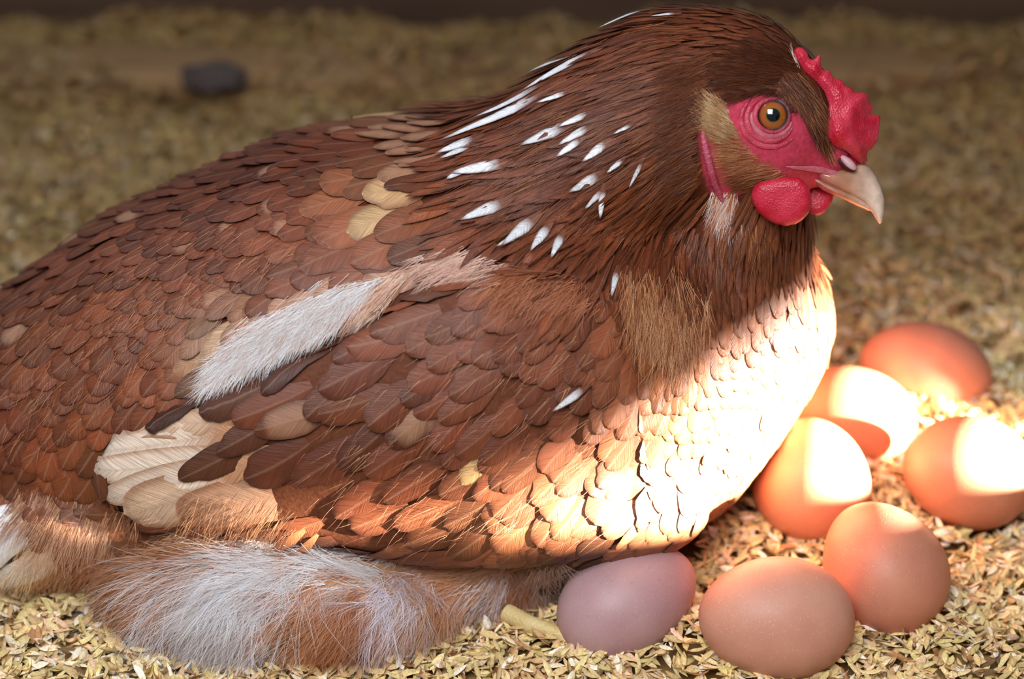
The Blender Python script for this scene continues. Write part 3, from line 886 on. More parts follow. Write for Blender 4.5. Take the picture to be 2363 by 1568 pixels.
# ------------------------------------------------------------------ down: ribbons grown from the skin
def ribbons(roots, dirs, normals, L, width, cols, nseg=4, lift=0.35, droop=0.25, wav=0.12, tipfade=None):
    n = len(roots)
    d = dirs - normals * (dirs * normals).sum(1, keepdims=True)
    d /= np.linalg.norm(d, axis=1, keepdims=True) + 1e-9
    cur = d + normals * (lift if np.isscalar(lift) else np.asarray(lift)[:, None]); cur /= np.linalg.norm(cur, axis=1, keepdims=True)
    p = roots.copy(); L = np.asarray(L)[:, None]
    rnd = rng.normal(size=(n, 3)) * wav
    V = []
    face = normals + rng.normal(size=(n, 3)) * 0.35
    for s in range(nseg + 1):
        t = s / nseg
        side = np.cross(cur, face); side /= np.linalg.norm(side, axis=1, keepdims=True) + 1e-9
        w = (width if np.isscalar(width) else np.asarray(width)[:, None]) * (1 - 0.85 * t) * 0.5
        V.append(np.stack([p - side * w, p + side * w], 1))
        p = p + cur * L / nseg
        cur = cur + rnd / nseg * 2 + np.array([0, 0, -droop]) / nseg
        if s == 1: rnd = rnd + rng.normal(size=(n, 3)) * wav
        cur /= np.linalg.norm(cur, axis=1, keepdims=True)
    V = np.stack(V, 1).reshape(n, (nseg + 1) * 2, 3)
    i = np.arange(nseg)
    f = np.stack([2 * i, 2 * i + 1, 2 * i + 3, 2 * i + 2], -1)
    F = (f[None] + (np.arange(n) * (nseg + 1) * 2)[:, None, None]).reshape(-1, 4)
    C = np.repeat(cols[:, None, :], (nseg + 1) * 2, 1).reshape(-1, 3)
    return V.reshape(-1, 3), F, C
def merge(parts):
    V = []; F = []; C = []; n = 0
    for v, f, c in parts:
        V.append(v); F.append(f + n); C.append(c); n += len(v)
    return np.concatenate(V), np.concatenate(F), np.concatenate(C)
def make_strands(name, parts, parent=None):
    V, F, C = merge(parts)
    V[:, 2] = np.maximum(V[:, 2], ground(V[:, 0], V[:, 1]) + 0.0005)
    o = hen_part(name, V, F, M_STRAND, {'Col': np.clip(C, 0, 0.95)}, parent=parent)
    return tag(o, kind='stuff')
def img_dir(ang, far=None):
    d = np.cos(ang)[:, None] * RGT + np.sin(ang)[:, None] * UPV
    if far is not None: d = np.where(far[:, None], d * np.array([1, -1, 1]), d)
    return d
def interp_cols(q, pts, power=2.0):
    xy = np.array([p[:2] for p in pts], float); cc = np.array([lin(p[2]) for p in pts]); aa = np.radians([p[3] for p in pts])
    d2 = ((xy[None] - q[:, None, :2]) ** 2).sum(-1) + 200.0
    w = d2 ** -power; w /= w.sum(1, keepdims=True)
    return w @ cc, np.arctan2(w @ np.sin(aa), w @ np.cos(aa))
TH = [(300, 1260, (180, 120, 80), 222), (350, 1350, (196, 138, 96), 232), (420, 1300, (202, 148, 108), 212), (520, 1250, (210, 160, 118), 200), (560, 1290, (240, 236, 238), 200), (640, 1300, (246, 246, 250), 205), (760, 1300, (246, 244, 246), 200), (850, 1310, (240, 232, 228), 200),
      (450, 1420, (226, 214, 212), 222), (540, 1400, (238, 238, 246), 228), (600, 1360, (240, 240, 248), 222), (560, 1480, (214, 196, 190), 235), (360, 1440, (190, 130, 88), 235), (400, 1520, (190, 140, 104), 228),
      (700, 1400, (206, 148, 108), 222), (820, 1430, (192, 128, 86), 220), (700, 1480, (190, 130, 90), 225), (900, 1380, (226, 218, 226), 238), (960, 1370, (224, 212, 214), 240), (1000, 1420, (206, 158, 120), 215), (1080, 1350, (196, 140, 98), 215), (1120, 1380, (220, 208, 206), 235),
      (1080, 1440, (202, 140, 100), 210), (1180, 1400, (176, 106, 64), 245), (1240, 1380, (166, 100, 60), 265), (1265, 1370, (200, 176, 160), 285), (900, 1500, (196, 140, 104), 215), (920, 1520, (232, 226, 228), 230), (820, 1480, (184, 116, 74), 215), (1000, 1340, (210, 150, 108), 200),
      (60, 1260, (226, 196, 150), 232), (120, 1300, (206, 150, 100), 232), (200, 1290, (164, 100, 60), 225), (220, 1350, (150, 110, 80), 235), (60, 1370, (200, 160, 120), 232)]
pd, nd = sample_surface(BW_, BQ, 60000)
qd_, fard = near_q(pd)
md = (qd_[:, 1] > 1215) & (pd[:, 2] > -0.006) & (qd_[:, 0] < 1300) & (qd_[:, 0] > -300)
# keep only what is outside the wing slab
pd, nd, qd_, fard = pd[md], nd[md], qd_[md], fard[md]
ok = np.array([bvh.ray_cast(Vector(a) + Vector(b) * 0.0005, Vector(b), 0.006)[0] is None for a, b in zip(pd, nd)])
pd, nd, qd_, fard = pd[ok], nd[ok], qd_[ok], fard[ok]
tn = np.where(fard, rng.random(len(pd)) < 0.3, True)
pd, nd, qd_, fard = pd[tn], nd[tn], qd_[tn], fard[tn]
print('down tufts', len(pd))
sel_ = rng.permutation(len(pd))[:5200]
pd, nd, qd_, fard = pd[sel_], nd[sel_], qd_[sel_], fard[sel_]
jit = qd_.copy(); jit[:, :2] += rng.normal(0, 22, (len(qd_), 2))
cT, aT = interp_cols(jit, TH, 3.0)
K = 12
parts = []
n = len(pd)
aT = aT + rng.normal(0, 0.26, n)
cT = cT * rng.uniform(0.82, 1.15, (n, 1))
aT = aT + 0.32 * np.sin(qd_[:, 0] / 37 + 2 * np.sin(qd_[:, 1] / 29))
rep = lambda a: np.repeat(a, K, 0)
ra = rep(aT) + rng.normal(0, 0.20, n * K)
parts.append(ribbons(rep(pd) + rng.normal(0, 0.0007, (n * K, 3)), img_dir(ra, rep(fard)), rep(nd), rep(rng.uniform(0.007, 0.018, n)) * rng.uniform(0.75, 1.1, n * K), rng.uniform(0.00010, 0.00026, n * K),
                     rep(cT) * rng.uniform(0.85, 1.12, (n * K, 1)) / 0.88, 4, rep(rng.uniform(0.10, 0.42, n)), 0.35, 0.18))
# long loose wisps around the white tuft
wp = [i for i in range(n) if 330 < qd_[i, 0] < 720 and qd_[i, 1] > 1290 and not fard[i]]
wp = np.array(wp)[:850]
w3 = np.repeat(wp, 4)
parts.append(ribbons(pd[w3], img_dir(aT[w3] + rng.normal(0, .34, len(w3))), nd[w3], rng.uniform(0.014, 0.034, len(w3)), 0.00018, np.tile(lin((236, 226, 224)), (len(w3), 1)) * rng.uniform(.7, 1.05, (len(w3), 1)), 6, 0.35, 0.6, 0.16))
make_strands('thigh_down', parts)

def patch_strands(poly, n, ang, Lr, wr, cols, lift, spread=0.15, tree=None, nseg=4, droop=0.1, out=0.0, wav=0.1):
    poly_ = np.array(poly, float); lo = poly_.min(0); hi = poly_.max(0)
    R = []; Nn = []; QQ = []
    cxy = rng.uniform(lo, hi, (n * 6, 2))
    cxy = cxy[poly_sd(cxy[:, 0], cxy[:, 1], poly) < -60 * rng.random(len(cxy)) ** 2][:n]
    for xy in cxy:
        l, nn = surf(xy[0], xy[1], tree)
        if l is None: continue
        R.append(np.array(l) + np.array(nn) * out); Nn.append(np.array(nn)); QQ.append(xy)
    R = np.array(R); Nn = np.array(Nn); QQ = np.array(QQ); m = len(R)
    if callable(ang): a = ang(QQ)
    else: a = np.full(m, math.radians(ang))
    # strands gather into small locks
    lock = (np.floor(QQ[:, 0] / 16) * 7.13 + np.floor((QQ[:, 1] + 9 * np.sin(QQ[:, 0])) / 16) * 3.71)
    a = a + np.sin(lock * 12.9) * spread + rng.normal(0, spread * 0.6, m)
    cols = [lin(c) for c in cols]
    ci = (np.abs(np.sin(lock * 7.7)) * 0.6 + rng.random(m) * 0.4) * len(cols)
    C = np.array([cols[min(int(k), len(cols) - 1)] for k in ci]) * rng.uniform(0.85, 1.15, (m, 1)) / 0.88
    return ribbons(R, img_dir(a), Nn, rng.uniform(*Lr, m), rng.uniform(*wr, m), C, nseg, lift, droop, wav)
bvh_full = bvh
parts = [patch_strands(WHITE_PATCH, 6500, 226, (0.006, 0.012), (0.00010, 0.00024), [(246, 246, 250), (236, 236, 242), (214, 196, 188), (250, 250, 252), (200, 160, 136)], 0.26, 0.3, out=0.0020, droop=0.15),
         patch_strands([(470, 900), (560, 740), (740, 650), (930, 615), (800, 640), (640, 700), (540, 790)], 1500, 226, (0.008, 0.014), (0.0001, 0.0002), [(196, 120, 80), (220, 170, 140), (240, 226, 220)], 0.2, 0.15, out=0.0024),
         patch_strands([(780, 740), (860, 680), (920, 620), (950, 640), (880, 730)], 500, 228, (0.006, 0.012), (0.0001, 0.0002), [(200, 130, 90), (230, 200, 180)], 0.2, 0.15, out=0.0024)]
make_strands('back_down', parts)
# hanging fringes: rump edge, under-wing edge, crop
parts = [patch_strands([(20, 1120), (150, 1130), (330, 1180), (330, 1235), (180, 1240), (30, 1210)], 1500, 250, (0.007, 0.017), (0.00010, 0.00022), [(166, 112, 80), (196, 148, 112), (140, 90, 62)], 0.25, 0.14, out=0.002, droop=0.3),
         patch_strands([(420, 1130), (640, 1120), (720, 1200), (660, 1250), (440, 1230)], 420, 240, (0.006, 0.014), (0.00010, 0.00022), [(166, 112, 80), (194, 144, 106), (136, 88, 62)], 0.2, 0.16, out=0.0026, droop=0.3),
         patch_strands([(1410, 620), (1540, 610), (1640, 680), (1620, 820), (1560, 860), (1450, 780)], 1300, 258, (0.007, 0.017), (0.00010, 0.00024), [(172, 108, 64), (192, 130, 84), (146, 88, 52), (212, 160, 116), (150, 90, 54)], 0.14, 0.24, out=0.0022, droop=0.1),
         patch_strands([(1150, 620), (1330, 640), (1400, 720), (1250, 720), (1100, 680)], 700, 222, (0.006, 0.012), (0.0001, 0.0002), [(196, 130, 96), (170, 104, 70)], 0.15, 0.2, out=0.0024),
         patch_strands([(950, 600), (1060, 570), (1180, 620), (1150, 660), (1000, 650)], 700, 212, (0.006, 0.012), (0.0001, 0.0002), [(210, 160, 136), (226, 190, 172)], 0.15, 0.2, out=0.0024),
         patch_strands([(20, 700), (250, 560), (500, 500), (800, 560), (450, 800), (150, 1050), (20, 1050)], 750, 228, (0.004, 0.010), (0.00008, 0.00018), [(150, 90, 58), (190, 130, 90), (130, 74, 46)], 0.15, 0.25, out=0.0024),
         patch_strands([(700, 900), (1000, 750), (1400, 720), (1480, 1000), (1400, 1250), (900, 1270), (700, 1150)], 420, 222, (0.004, 0.010), (0.00008, 0.00016), [(170, 110, 80), (200, 150, 116)], 0.12, 0.2, out=0.0024)]
HKP = [(1130, 200), (1350, 115), (1560, 40), (1640, 60), (1600, 300), (1620, 500), (1700, 520), (1860, 530), (1880, 620), (1600, 640), (1400, 620), (1250, 620), (1100, 480), (1060, 330)]
parts.append(patch_strands(HKP, 3600, lambda qq: lookup(qq)[0], (0.007, 0.015), (0.00008, 0.00017), [(118, 60, 28), (102, 48, 22), (140, 78, 40), (88, 40, 18), (110, 54, 26), (164, 104, 62)], 0.12, 0.10, out=0.0024, droop=0.0, wav=0.05))
make_strands('loose_barbs', parts)

# ------------------------------------------------------------------ head
HB = bvh_body
def q_net(name, lo, hi, step, field, mat, parent=None, smooth=1):
    ax, (X, Y, Z) = grid(lo, hi, step)
    F = field(X, Y, Z)
    V, Q = surface_nets(F, [a[0] for a in ax], [step] * 3, smooth)
    Wv = Q2W(V); Q = orient(Wv, Q)
    return hen_part(name, Wv, Q, mat, parent=parent)
COMB = [(1829, 117), (1839, 107), (1854, 108), (1865, 121), (1869, 134), (1876, 137), (1883, 130), (1890, 124), (1896, 125), (1895, 138), (1896, 151), (1902, 162), (1908, 160), (1918, 163), (1921, 173),
        (1930, 181), (1939, 180), (1947, 188), (1952, 198), (1967, 202), (1973, 211), (1991, 211), (2004, 217), (2009, 232), (2010, 240), (2019, 247), (2014, 256), (2010, 261), (2017, 264), (2030, 263),
        (2034, 273), (2032, 288), (2030, 301), (2029, 312), (2028, 321), (2021, 334), (2012, 347), (2003, 350), (2002, 360), (2003, 373), (1991, 382), (1975, 372), (1952, 350), (1925, 340), (1908, 318),
        (1908, 275), (1911, 240), (1900, 212), (1885, 194), (1870, 180), (1854, 165), (1844, 149), (1833, 132)]
cb = [(1840, 140), (1870, 176), (1895, 205), (1905, 245), (1915, 300), (1935, 345)]
cbw = np.array([surf_w(a, b, HB) for a, b in cb]); cbs = np.array([a + b for a, b in cb])
print('comb base w', cbw)
W_BEAK = wmed(400) + 62
cbw = np.minimum(cbw, [500, 500, 480, 440, 400, 360])
def comb_field(X, Y, Z):
    sd2 = poly_sd(X[:, :, 0], Y[:, :, 0], COMB)[:, :, None]
    x, y = X, Y
    wc = np.interp((x + y).ravel(), cbs, cbw).reshape((x + y).shape) + 4
    wc = np.minimum(wc, wmed(y) + 95)
    wc = wc - 26 * smooth01((x - 1960) / 70) + 2.5 * np.sin(x / 9.0) * np.sin(y / 11.0)
    T = 7 + 10 * smooth01(-sd2 / 22) + 26 * np.exp(-((x - 1945) / 38) ** 2 - ((y - 318) / 44) ** 2) + 8 * np.exp(-((x - 1985) / 22) ** 2 - ((y - 352) / 22) ** 2)
    T = T + 0.6 * np.sin(x / 3.1 + y / 5.0) * np.sin(y / 3.3)
    a = np.abs(Z - wc) - T
    k = 6
    h = np.clip(0.5 - 0.5 * (sd2 - a) / k, 0, 1)
    return sd2 * (1 - h) + a * h + k * h * (1 - h) + 1.5
comb = q_net('comb', (1815, 92, 220), (2050, 400, 560), 3, comb_field, M_COMB)

UB = [(1828, 386), (1850, 381), (1880, 383), (1915, 384), (1950, 384), (1972, 380), (1992, 374), (2008, 388), (2022, 408), (2034, 434), (2041, 462), (2041, 490), (2036, 512), (2031, 519), (2024, 510), (2012, 490), (1994, 472), (1970, 459), (1940, 447), (1905, 430), (1872, 408), (1848, 394)]
LB = [(1858, 394), (1880, 404), (1910, 420), (1945, 436), (1975, 449), (1998, 464), (2014, 484), (2004, 487), (1980, 477), (1950, 463), (1915, 447), (1885, 430), (1865, 410)]
def beak_field(poly, w0, wt, k0):
    def f(X, Y, Z):
        sd2 = poly_sd(X[:, :, 0], Y[:, :, 0], poly)[:, :, None]
        t = np.clip((X - 1900) / 140, 0, 1)
        wc = W_BEAK + 22 * t
        cap = w0 * (1 - t) + wt * t
        u = np.clip(-sd2 / (k0 * (1 - 0.55 * t)), 0, 1)
        T = cap * np.sqrt(np.clip(1 - (1 - u) ** 2, 0, 1)) + np.minimum(0, -sd2) * 0.2
        outside = np.maximum(sd2, 0)
        return np.where(sd2 > 0, np.sqrt(outside ** 2 + (Z - wc) ** 2), np.abs(Z - wc) - T)
    return f
mb, tb, bb = nt('beak_horn')
tc = N(tb, 'ShaderNodeAttribute', attribute_name='Col')
nz_ = N(tb, 'ShaderNodeTexNoise'); nz_.inputs['Scale'].default_value = 300
tco = N(tb, 'ShaderNodeTexCoord'); tb.links.new(tco.outputs['Object'], nz_.inputs['Vector'])
tb.links.new(mix_c(tb, 1.0, tc.outputs['Color'], ramp(tb, nz_.outputs['Fac'], [(0.3, (.8, .78, .76)), (0.7, (1.1, 1.1, 1.1))]), 'MULTIPLY'), bb.inputs['Base Color'])
bb.inputs['Roughness'].default_value = 0.22; bb.inputs['Coat Weight'].default_value = 0.4
bb.inputs['Subsurface Weight'].default_value = 0.15; bb.inputs['Subsurface Scale'].default_value = 0.002
def beak_part(name, poly, w0, wt, k0):
    p = np.array(poly); lo = (p[:, 0].min() - 8, p[:, 1].min() - 8, W_BEAK - 75); hi = (p[:, 0].max() + 8, p[:, 1].max() + 8, W_BEAK + 95)
    ax, (X, Y, Z) = grid(lo, hi, 3)
    V, Q = surface_nets(beak_field(poly, w0, wt, k0)(X, Y, Z), [a[0] for a in ax], [3] * 3, 2)
    t = np.clip((V[:, 0] - 1860) / 170, 0, 1)[:, None]
    root_, mid_, tip_ = lin((212, 140, 130)), lin((178, 126, 96)), lin((226, 200, 180))
    C = np.where(t < .55, root_ * (1 - t / .55) + mid_ * t / .55, mid_ * (1 - (t - .55) / .45) + tip_ * (t - .55) / .45)
    Wv = Q2W(V)
    return hen_part(name, Wv, orient(Wv, Q), mb, {'Col': C})
beak_part('upper_beak', UB, 62, 14, 34)
beak_part('lower_beak', LB, 52, 10, 16)
# nostril with its pale scale
m_ns = plain('nostril_dark', lin((70, 22, 28)), 0.6, 0.2)
m_op = plain('nostril_scale', lin((206, 164, 168)), 0.4, 0.5)
def q_ell(name, c, r, ang, mat, step=2.5, parent=None):
    R = max(r) + 6
    return q_net(name, (c[0] - R, c[1] - R, c[2] - R), (c[0] + R, c[1] + R, c[2] + R), step, lambda X, Y, Z: ell(X, Y, Z, c, r, math.radians(ang)), mat, parent)
all_head = BVHTree.FromPolygons
nw = max(surf_w(1950, 376, HB), W_BEAK + 30)
print('nostril w', nw, surf_w(1950, 376, HB))
NS_W = W_BEAK + 60
q_ell('nostril', (1950, 379, NS_W), (27, 9, 9), 38, m_ns)
q_ell('nostril_scale', (1958, 376, NS_W + 4), (24, 10, 11), 42, m_op)
# flesh around the beak's root
q_ell('cere', (1925, 360, W_BEAK + 8), (66, 34, 46), 20, M_COMB, 4)

def slab(name, poly, wc, T, k, mat, step=4, tilt=(0, 0)):
    p = np.array(poly, float); c = p.mean(0)
    def f(X, Y, Z):
        sd2 = poly_sd(X[:, :, 0], Y[:, :, 0], poly)[:, :, None]
        u = np.clip(-sd2 / k, 0, 1)
        th = T * np.sqrt(np.clip(1 - (1 - u) ** 2, 0, 1))
        w = wc + tilt[0] * (X - c[0]) + tilt[1] * (Y - c[1])
        return np.where(sd2 > 0, np.sqrt(np.maximum(sd2, 0) ** 2 + (Z - w) ** 2), np.abs(Z - w) - th)
    m = T + 30 + 60 * (abs(tilt[0]) + abs(tilt[1]))
    return q_net(name, (p[:, 0].min() - 8, p[:, 1].min() - 8, wc - m), (p[:, 0].max() + 8, p[:, 1].max() + 8, wc + m), step, f, mat, smooth=2)
WN = [(1738, 432), (1733, 452), (1738, 472), (1750, 491), (1768, 506), (1790, 517), (1812, 522), (1836, 518), (1856, 505), (1869, 488), (1874, 466), (1871, 445), (1862, 425), (1845, 410), (1815, 408), (1780, 415), (1752, 420)]
WF = [(1868, 425), (1890, 432), (1925, 448), (1922, 462), (1913, 478), (1902, 492), (1886, 498), (1868, 492), (1860, 470)]
slab('wattle', WN, surf_w(1800, 400, HB) + 8, 20, 26, M_WATTLE, 4, (0.15, -0.25))
slab('wattle', WF, W_BEAK - 40, 14, 18, M_WATTLE, 4)

# eye
def tube(name, pts, radii, mat, closed=False, parent=None, n=10, bumps=0.0):
    pts = [Vector(p) for p in pts]; m = len(pts); V = []; F = []
    ref = Vector(-FWD)
    for i, p in enumerate(pts):
        a = pts[(i - 1) % m] if (closed or i > 0) else p; b = pts[(i + 1) % m] if (closed or i < m - 1) else p
        t = (b - a).normalized(); s = t.cross(ref).normalized(); u = s.cross(t)
        r = radii[i] * (1 + bumps * math.sin(i * 2.4))
        for k in range(n):
            g = 2 * math.pi * k / n
            V.append(p + s * (r * math.cos(g)) + u * (r * math.sin(g)))
    for i in range(m if closed else m - 1):
        j = (i + 1) % m
        F += [(i * n + k, i * n + (k + 1) % n, j * n + (k + 1) % n, j * n + k) for k in range(n)]
    F = np.array(F); V = np.array([tuple(v) for v in V])
    if not closed:
        V = np.concatenate([V, [tuple(pts[0]), tuple(pts[-1])]]); e = len(V)
        F = np.concatenate([F, [(k, k, (k + 1) % n, e - 2) for k in range(0)] or np.zeros((0, 4), int)])
    o = hen_part(name, V, F, mat, parent=parent)
    return o
EX, EY = 1780, 266
ew = surf_w(EX, EY, HB)
ec = Q2W(np.array([EX, EY, ew - 20.0]))
er = 41 * UNIT
gaze = Vector(CAM - ec).normalized(); gaze = (gaze + Vector(RGT) * 0.10).normalized()
nu, nv = 64, 48
EV = [(0, 0, 1)]; EC = []
for i in range(1, nv):
    t = math.pi * i / nv
    for k in range(nu): EV.append((math.sin(t) * math.cos(2 * math.pi * k / nu), math.sin(t) * math.sin(2 * math.pi * k / nu), math.cos(t)))
EV.append((0, 0, -1)); EV = np.array(EV)
EF = []
for i in range(nv - 2):
    for k in range(nu): EF.append((1 + i * nu + k, 1 + (i + 1) * nu + k, 1 + (i + 1) * nu + (k + 1) % nu, 1 + i * nu + (k + 1) % nu))
EF = np.array(EF + [(0, 1 + k, 1 + (k + 1) % nu, 0) for k in range(0)])
cap = [(0, 1 + k, 1 + (k + 1) % nu) for k in range(nu)]
rad = np.degrees(np.arccos(np.clip(EV[:, 2], -1, 1)))   # angle from the gaze axis
r_px = np.sin(np.radians(np.minimum(rad, 90))) * 41
stops = [(0, (6, 8, 12)), (13.5, (8, 10, 14)), (15.5, (120, 92, 30)), (18, (158, 86, 26)), (25, (162, 78, 24)), (28.5, (104, 52, 20)), (30.5, (24, 18, 22)), (32, (60, 50, 62)), (34, (158, 148, 176)), (41, (150, 140, 165))]
sr = np.array([s[0] for s in stops]); scol = np.array([lin(s[1]) for s in stops])
ecol = np.stack([np.interp(r_px, sr, scol[:, k]) for k in range(3)], 1)
rot = gaze.to_track_quat('Z', 'Y').to_matrix()
EVW = (EV @ np.array(rot).T) * er + ec
me_, te_, be_ = nt('eye_glossy')
ca = N(te_, 'ShaderNodeAttribute', attribute_name='Col'); te_.links.new(ca.outputs['Color'], be_.inputs['Base Color'])
be_.inputs['Roughness'].default_value = 0.12; be_.inputs['Coat Weight'].default_value = 1.0; be_.inputs['Coat Roughness'].default_value = 0.02
eye_me = bpy.data.meshes.new('eye')
eye_me.from_pydata([tuple(v) for v in EVW - HL], [], [tuple(f) for f in EF] + cap + [(len(EV) - 1, len(EV) - 2 - k, len(EV) - 2 - (k + 1) % nu) for k in range(nu)])
a_ = eye_me.attributes.new('Col', 'FLOAT_COLOR', 'POINT'); a_.data.foreach_set('color', np.concatenate([ecol, np.ones((len(ecol), 1))], 1).astype(np.float32).ravel())
link('eye', eye_me, me_, hen)
def ring(cx, cy, rx, ry, a0, a1, n, dw, tilt=0, tree=None):
    out = []
    for i in range(n):
        a = math.radians(a0 + (a1 - a0) * i / (n - (0 if abs(a1 - a0) == 360 else 1)))
        x = cx + rx * math.cos(a); y = cy - ry * math.sin(a)
        out.append(Q2W(np.array([x, y, surf_w(x, y, tree or HB) + dw])))
    return out
tube('eyelid', ring(1781, 267, 39, 38, 0, 360, 48, 2), [6 * UNIT] * 48, M_FOLD, True)
tube('lower_eyelid', ring(1780, 270, 47, 44, 165, 345, 40, -1), [(9 - 6 * abs(i / 19.5 - 1) ** 3) * UNIT for i in range(40)], M_LID)
tube('eyelid_fold', ring(1778, 274, 55, 50, 118, 335, 40, -1), [(9 - 7 * abs(i / 19.5 - 1) ** 3) * UNIT for i in range(40)], M_FOLD)
tube('eyelid_fold', ring(1780, 276, 70, 62, 130, 318, 40, -2), [(8 - 6 * abs(i / 19.5 - 1) ** 3) * UNIT for i in range(40)], M_FOLD)
tube('brow_fold', ring(1790, 268, 62, 52, 20, 110, 24, -2), [(7 - 6 * abs(i / 11.5 - 1) ** 3) * UNIT for i in range(24)], M_FOLD)
# ear lobe: beaded red strip of skin behind the cheek
lob = [(1622, 300), (1624, 325), (1630, 350), (1636, 375), (1642, 400), (1650, 425), (1660, 448), (1668, 466)]
lp = []
for i in range(40):
    t = i / 39 * (len(lob) - 1); j = min(int(t), len(lob) - 2); f_ = t - j
    x = lob[j][0] * (1 - f_) + lob[j + 1][0] * f_; y = lob[j][1] * (1 - f_) + lob[j + 1][1] * f_
    lp.append(Q2W(np.array([x, y, surf_w(x, y, HB) + 8])))
tube('ear_lobe', lp, [(8.5 - 5 * abs(i / 19.5 - 1) ** 3) * UNIT for i in range(40)], M_LOBE, bumps=0.14)
tube('jaw_fold', [Q2W(np.array([x, y, surf_w(x, y, HB) - 1])) for x, y in ((1812, 384), (1832, 386), (1862, 388), (1895, 392), (1925, 400))], [2 * UNIT, 4 * UNIT, 6 * UNIT, 8 * UNIT, 9 * UNIT], M_LID)

# fine head feathering
def headfluff(poly, n, ang, Lr, cols, lift=0.3, spread=0.18, w=(0.00012, 0.00028), out=0.0003, droop=0.0, wav=0.06, nseg=3): return patch_strands(poly, n, ang, Lr, w, cols, lift, spread, HB, nseg, droop, out, wav)
parts = [headfluff([(1618, 232), (1640, 226), (1680, 236), (1690, 280), (1715, 320), (1680, 335), (1640, 325), (1620, 290)], 1500, 150, (0.003, 0.0065), [(206, 166, 116), (188, 138, 92), (224, 196, 156)], 0.5, 0.2),
         headfluff([(1650, 315), (1720, 325), (1760, 370), (1820, 395), (1800, 425), (1740, 430), (1690, 420), (1660, 380)], 1300, 172, (0.003, 0.006), [(188, 128, 84), (166, 104, 66), (204, 150, 108)], 0.3, 0.2, w=(0.00008, 0.00018)),
         headfluff([(1690, 400), (1760, 405), (1830, 410), (1740, 440), (1700, 440)], 500, 186, (0.003, 0.006), [(160, 98, 60), (120, 66, 40)], 0.3, 0.2),
         headfluff([(1640, 440), (1700, 440), (1710, 490), (1680, 520), (1640, 490)], 600, 262, (0.005, 0.009), [(224, 186, 160), (240, 226, 220), (190, 120, 80)], 0.3, 0.2),
         headfluff([(1700, 480), (1760, 500), (1790, 530), (1740, 560), (1690, 540)], 600, 268, (0.005, 0.009), [(170, 100, 50), (200, 130, 70), (120, 64, 36)], 0.3, 0.2),
         headfluff([(1790, 150), (1850, 170), (1900, 230), (1905, 300), (1920, 345), (1900, 350), (1860, 290), (1830, 230), (1780, 210)], 1700, 296, (0.004, 0.008), [(96, 48, 28), (130, 74, 42), (70, 34, 22), (160, 104, 66)], 0.25, 0.14),
         headfluff([(1660, 120), (1760, 90), (1850, 130), (1850, 180), (1780, 205), (1700, 220), (1630, 230)], 3200, 184, (0.004, 0.008), [(90, 45, 24), (104, 54, 28), (74, 37, 21)], 0.18, 0.14),
         headfluff([(1650, 212), (1700, 206), (1780, 200), (1830, 214), (1850, 250), (1838, 262), (1815, 232), (1780, 218), (1720, 228), (1660, 238)], 900, 200, (0.003, 0.006), [(88, 44, 26), (110, 58, 34), (70, 34, 22)], 0.25, 0.25),
         headfluff([(1560, 150), (1650, 120), (1630, 240), (1610, 330), (1620, 420), (1560, 460), (1540, 300)], 2600, 205, (0.006, 0.010), [(104, 54, 28), (120, 66, 34), (86, 42, 24)], 0.15, 0.16, out=0.002),
         headfluff([(1905, 330), (1925, 330), (1930, 352), (1912, 356)], 26, 40, (0.003, 0.006), [(60, 24, 26), (90, 40, 40)], 0.6, 0.3, w=(0.00006, 0.0001)),
         headfluff([(1830, 135), (1842, 150), (1850, 165), (1840, 160)], 60, 120, (0.003, 0.006), [(236, 214, 196)], 0.4, 0.1)]
make_strands('head_down', parts)

# foot: a yellow toe showing between the thigh and the tucked egg
M_TOE = flesh_mat('toe_scales', lin((214, 186, 120)), lin((226, 200, 146)), 1400, 0.5, 0.4, sss=0.05)
t0 = at_height(1170, 1415, 0.009); t1 = at_height(1225, 1443, 0.009); t2 = at_height(1300, 1470, 0.0075); t3 = at_height(1350, 1494, 0.0045); t4 = at_height(1376, 1508, 0.002)
tp = [t0, t1, (t1 * .5 + t2 * .5) + [0, 0, .0006], t2, t3, t4]
pts_ = []
for i in range(31):
    t = i / 30 * 5; j = min(int(t), 4); f_ = t - j; pts_.append(np.array(tp[j]) * (1 - f_) + np.array(tp[j + 1]) * f_)
tube('toe', pts_, [(0.0031 - 0.0021 * (i / 30) ** 1.6) if i < 30 else 0.0004 for i in range(31)], M_TOE, n=16, bumps=0.02)

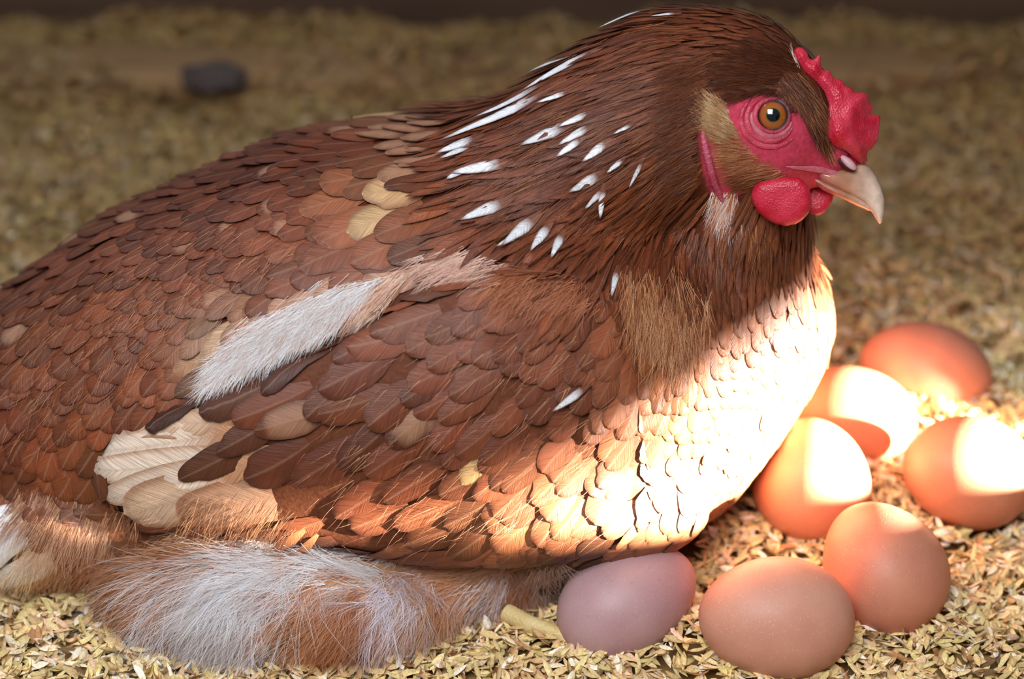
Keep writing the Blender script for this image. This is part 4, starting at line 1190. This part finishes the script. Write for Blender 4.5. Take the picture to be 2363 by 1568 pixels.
# ------------------------------------------------------------------ rice husks
def husk_template(rows, cols):
    T = np.linspace(-1, 1, rows); Cc = np.linspace(-1, 1, cols)
    V = []
    for t in T:
        w = max(0.0, 1 - abs(t) ** 2.2) ** 0.75
        for c in Cc: V.append((t, c * w, (c * c - 0.9) * w))
    i = np.arange(rows * cols).reshape(rows, cols)
    return np.array(V), np.stack([i[:-1, :-1], i[1:, :-1], i[1:, 1:], i[:-1, 1:]], -1).reshape(-1, 4)
HUSK_C = np.array([lin(c) for c in [(234, 208, 152), (222, 190, 136), (240, 222, 190), (212, 174, 126), (230, 206, 146), (246, 234, 214), (184, 132, 88), (226, 206, 140), (206, 182, 122), (236, 196, 160), (120, 92, 62)]])
HUSK_P = np.array([.17, .16, .11, .12, .13, .06, .05, .07, .06, .05, .02])
def husks(n, xr, yr, rows, cols, scale=1.0, keepf=None, z0=-0.001, z1=0.0022, tilt=0.42, zf=None):
    x = rng.uniform(*xr, n); y = rng.uniform(*yr, n)
    if keepf is not None:
        m = keepf(x, y); x, y = x[m], y[m]
    n = len(x)
    z = (ground(x, y) if zf is None else zf(x, y)) + rng.uniform(z0, z1, n)
    TV, TF = husk_template(rows, cols)
    L = rng.uniform(0.0030, 0.0043, n) * scale; Wd = rng.uniform(0.0009, 0.0014, n) * scale; D = Wd * rng.uniform(0.3, 0.9, n) * np.sign(rng.random(n) - 0.5)
    v = np.stack([TV[None, :, 0] * L[:, None], TV[None, :, 1] * Wd[:, None] * rng.uniform(.8, 1.1, (n, 1)), TV[None, :, 2] * D[:, None] + (rng.normal(0, 0.12, n) * L)[:, None] * TV[None, :, 0] ** 2], -1)
    a, b, c = rng.uniform(0, 2 * np.pi, n), rng.normal(0, tilt, n), rng.normal(0, tilt * 1.3, n)
    def R(ang, ax):
        M = np.zeros((n, 3, 3)); i, j = [(1, 2), (2, 0), (0, 1)][ax]
        M[:, ax, ax] = 1; M[:, i, i] = np.cos(ang); M[:, j, j] = np.cos(ang); M[:, i, j] = -np.sin(ang); M[:, j, i] = np.sin(ang); return M
    M = R(a, 2) @ R(b, 1) @ R(c, 0)
    v = np.einsum('nij,nkj->nki', M, v) + np.stack([x, y, z], -1)[:, None]
    F = (TF[None] + (np.arange(n) * len(TV))[:, None, None]).reshape(-1, 4)
    C = HUSK_C[rng.choice(len(HUSK_C), n, p=HUSK_P / HUSK_P.sum())] * 1.08 * rng.uniform(0.8, 1.12, (n, 1))
    return v.reshape(-1, 3), F, np.repeat(C, len(TV), 0)
def not_under(x, y):
    m = ~((x > -0.16) & (x < 0.065) & (y > 0.675) & (y < 0.76))
    for c, a, b, ax_ in EGGS:
        m &= (x - c[0]) ** 2 + (y - c[1]) ** 2 > (0.0150 ** 2)
    return m
M_HUSK = attr_mat('rice_husk', 0.62, 1500, 0.3)
V1 = husks(36000, (-0.25, 0.25), (0.54, 0.80), 5, 4, keepf=not_under)
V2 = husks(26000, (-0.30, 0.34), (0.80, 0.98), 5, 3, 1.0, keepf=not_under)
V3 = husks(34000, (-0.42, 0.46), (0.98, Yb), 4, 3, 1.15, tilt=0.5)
rim = lambda x, y: (y < 0.545) | (x < -0.245) | ((x > 0.245) & (y < 0.81)) | (x > 0.335)
V5 = husks(42000, (-0.55, 0.58), (0.42, 0.98), 4, 3, 1.15, keepf=rim)
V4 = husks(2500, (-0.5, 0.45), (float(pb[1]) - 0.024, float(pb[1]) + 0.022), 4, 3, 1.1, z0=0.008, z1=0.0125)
falloff_tint = np.array([0.40, 0.315, 0.22])            # fall-off of light towards the back, put into the husk colour
V2 = (V2[0], V2[1], V2[2] * (1 - 0.85 * smooth01((V2[0][:, 1:2] - 0.80) / 0.12) * (1 - falloff_tint)))
V3 = (V3[0], V3[1], V3[2] * (1 - (0.85 + 0.15 * smooth01((V3[0][:, 1:2] - 0.98) / 0.1)) * (1 - falloff_tint))); V4 = (V4[0], V4[1], V4[2] * falloff_tint)
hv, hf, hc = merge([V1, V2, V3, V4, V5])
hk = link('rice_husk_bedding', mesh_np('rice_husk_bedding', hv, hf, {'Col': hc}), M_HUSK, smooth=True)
tag(hk, 'pale golden rice husks spread loose over the whole nest floor', 'bedding', kind='stuff')
print('husk tris', len(hf) * 2)
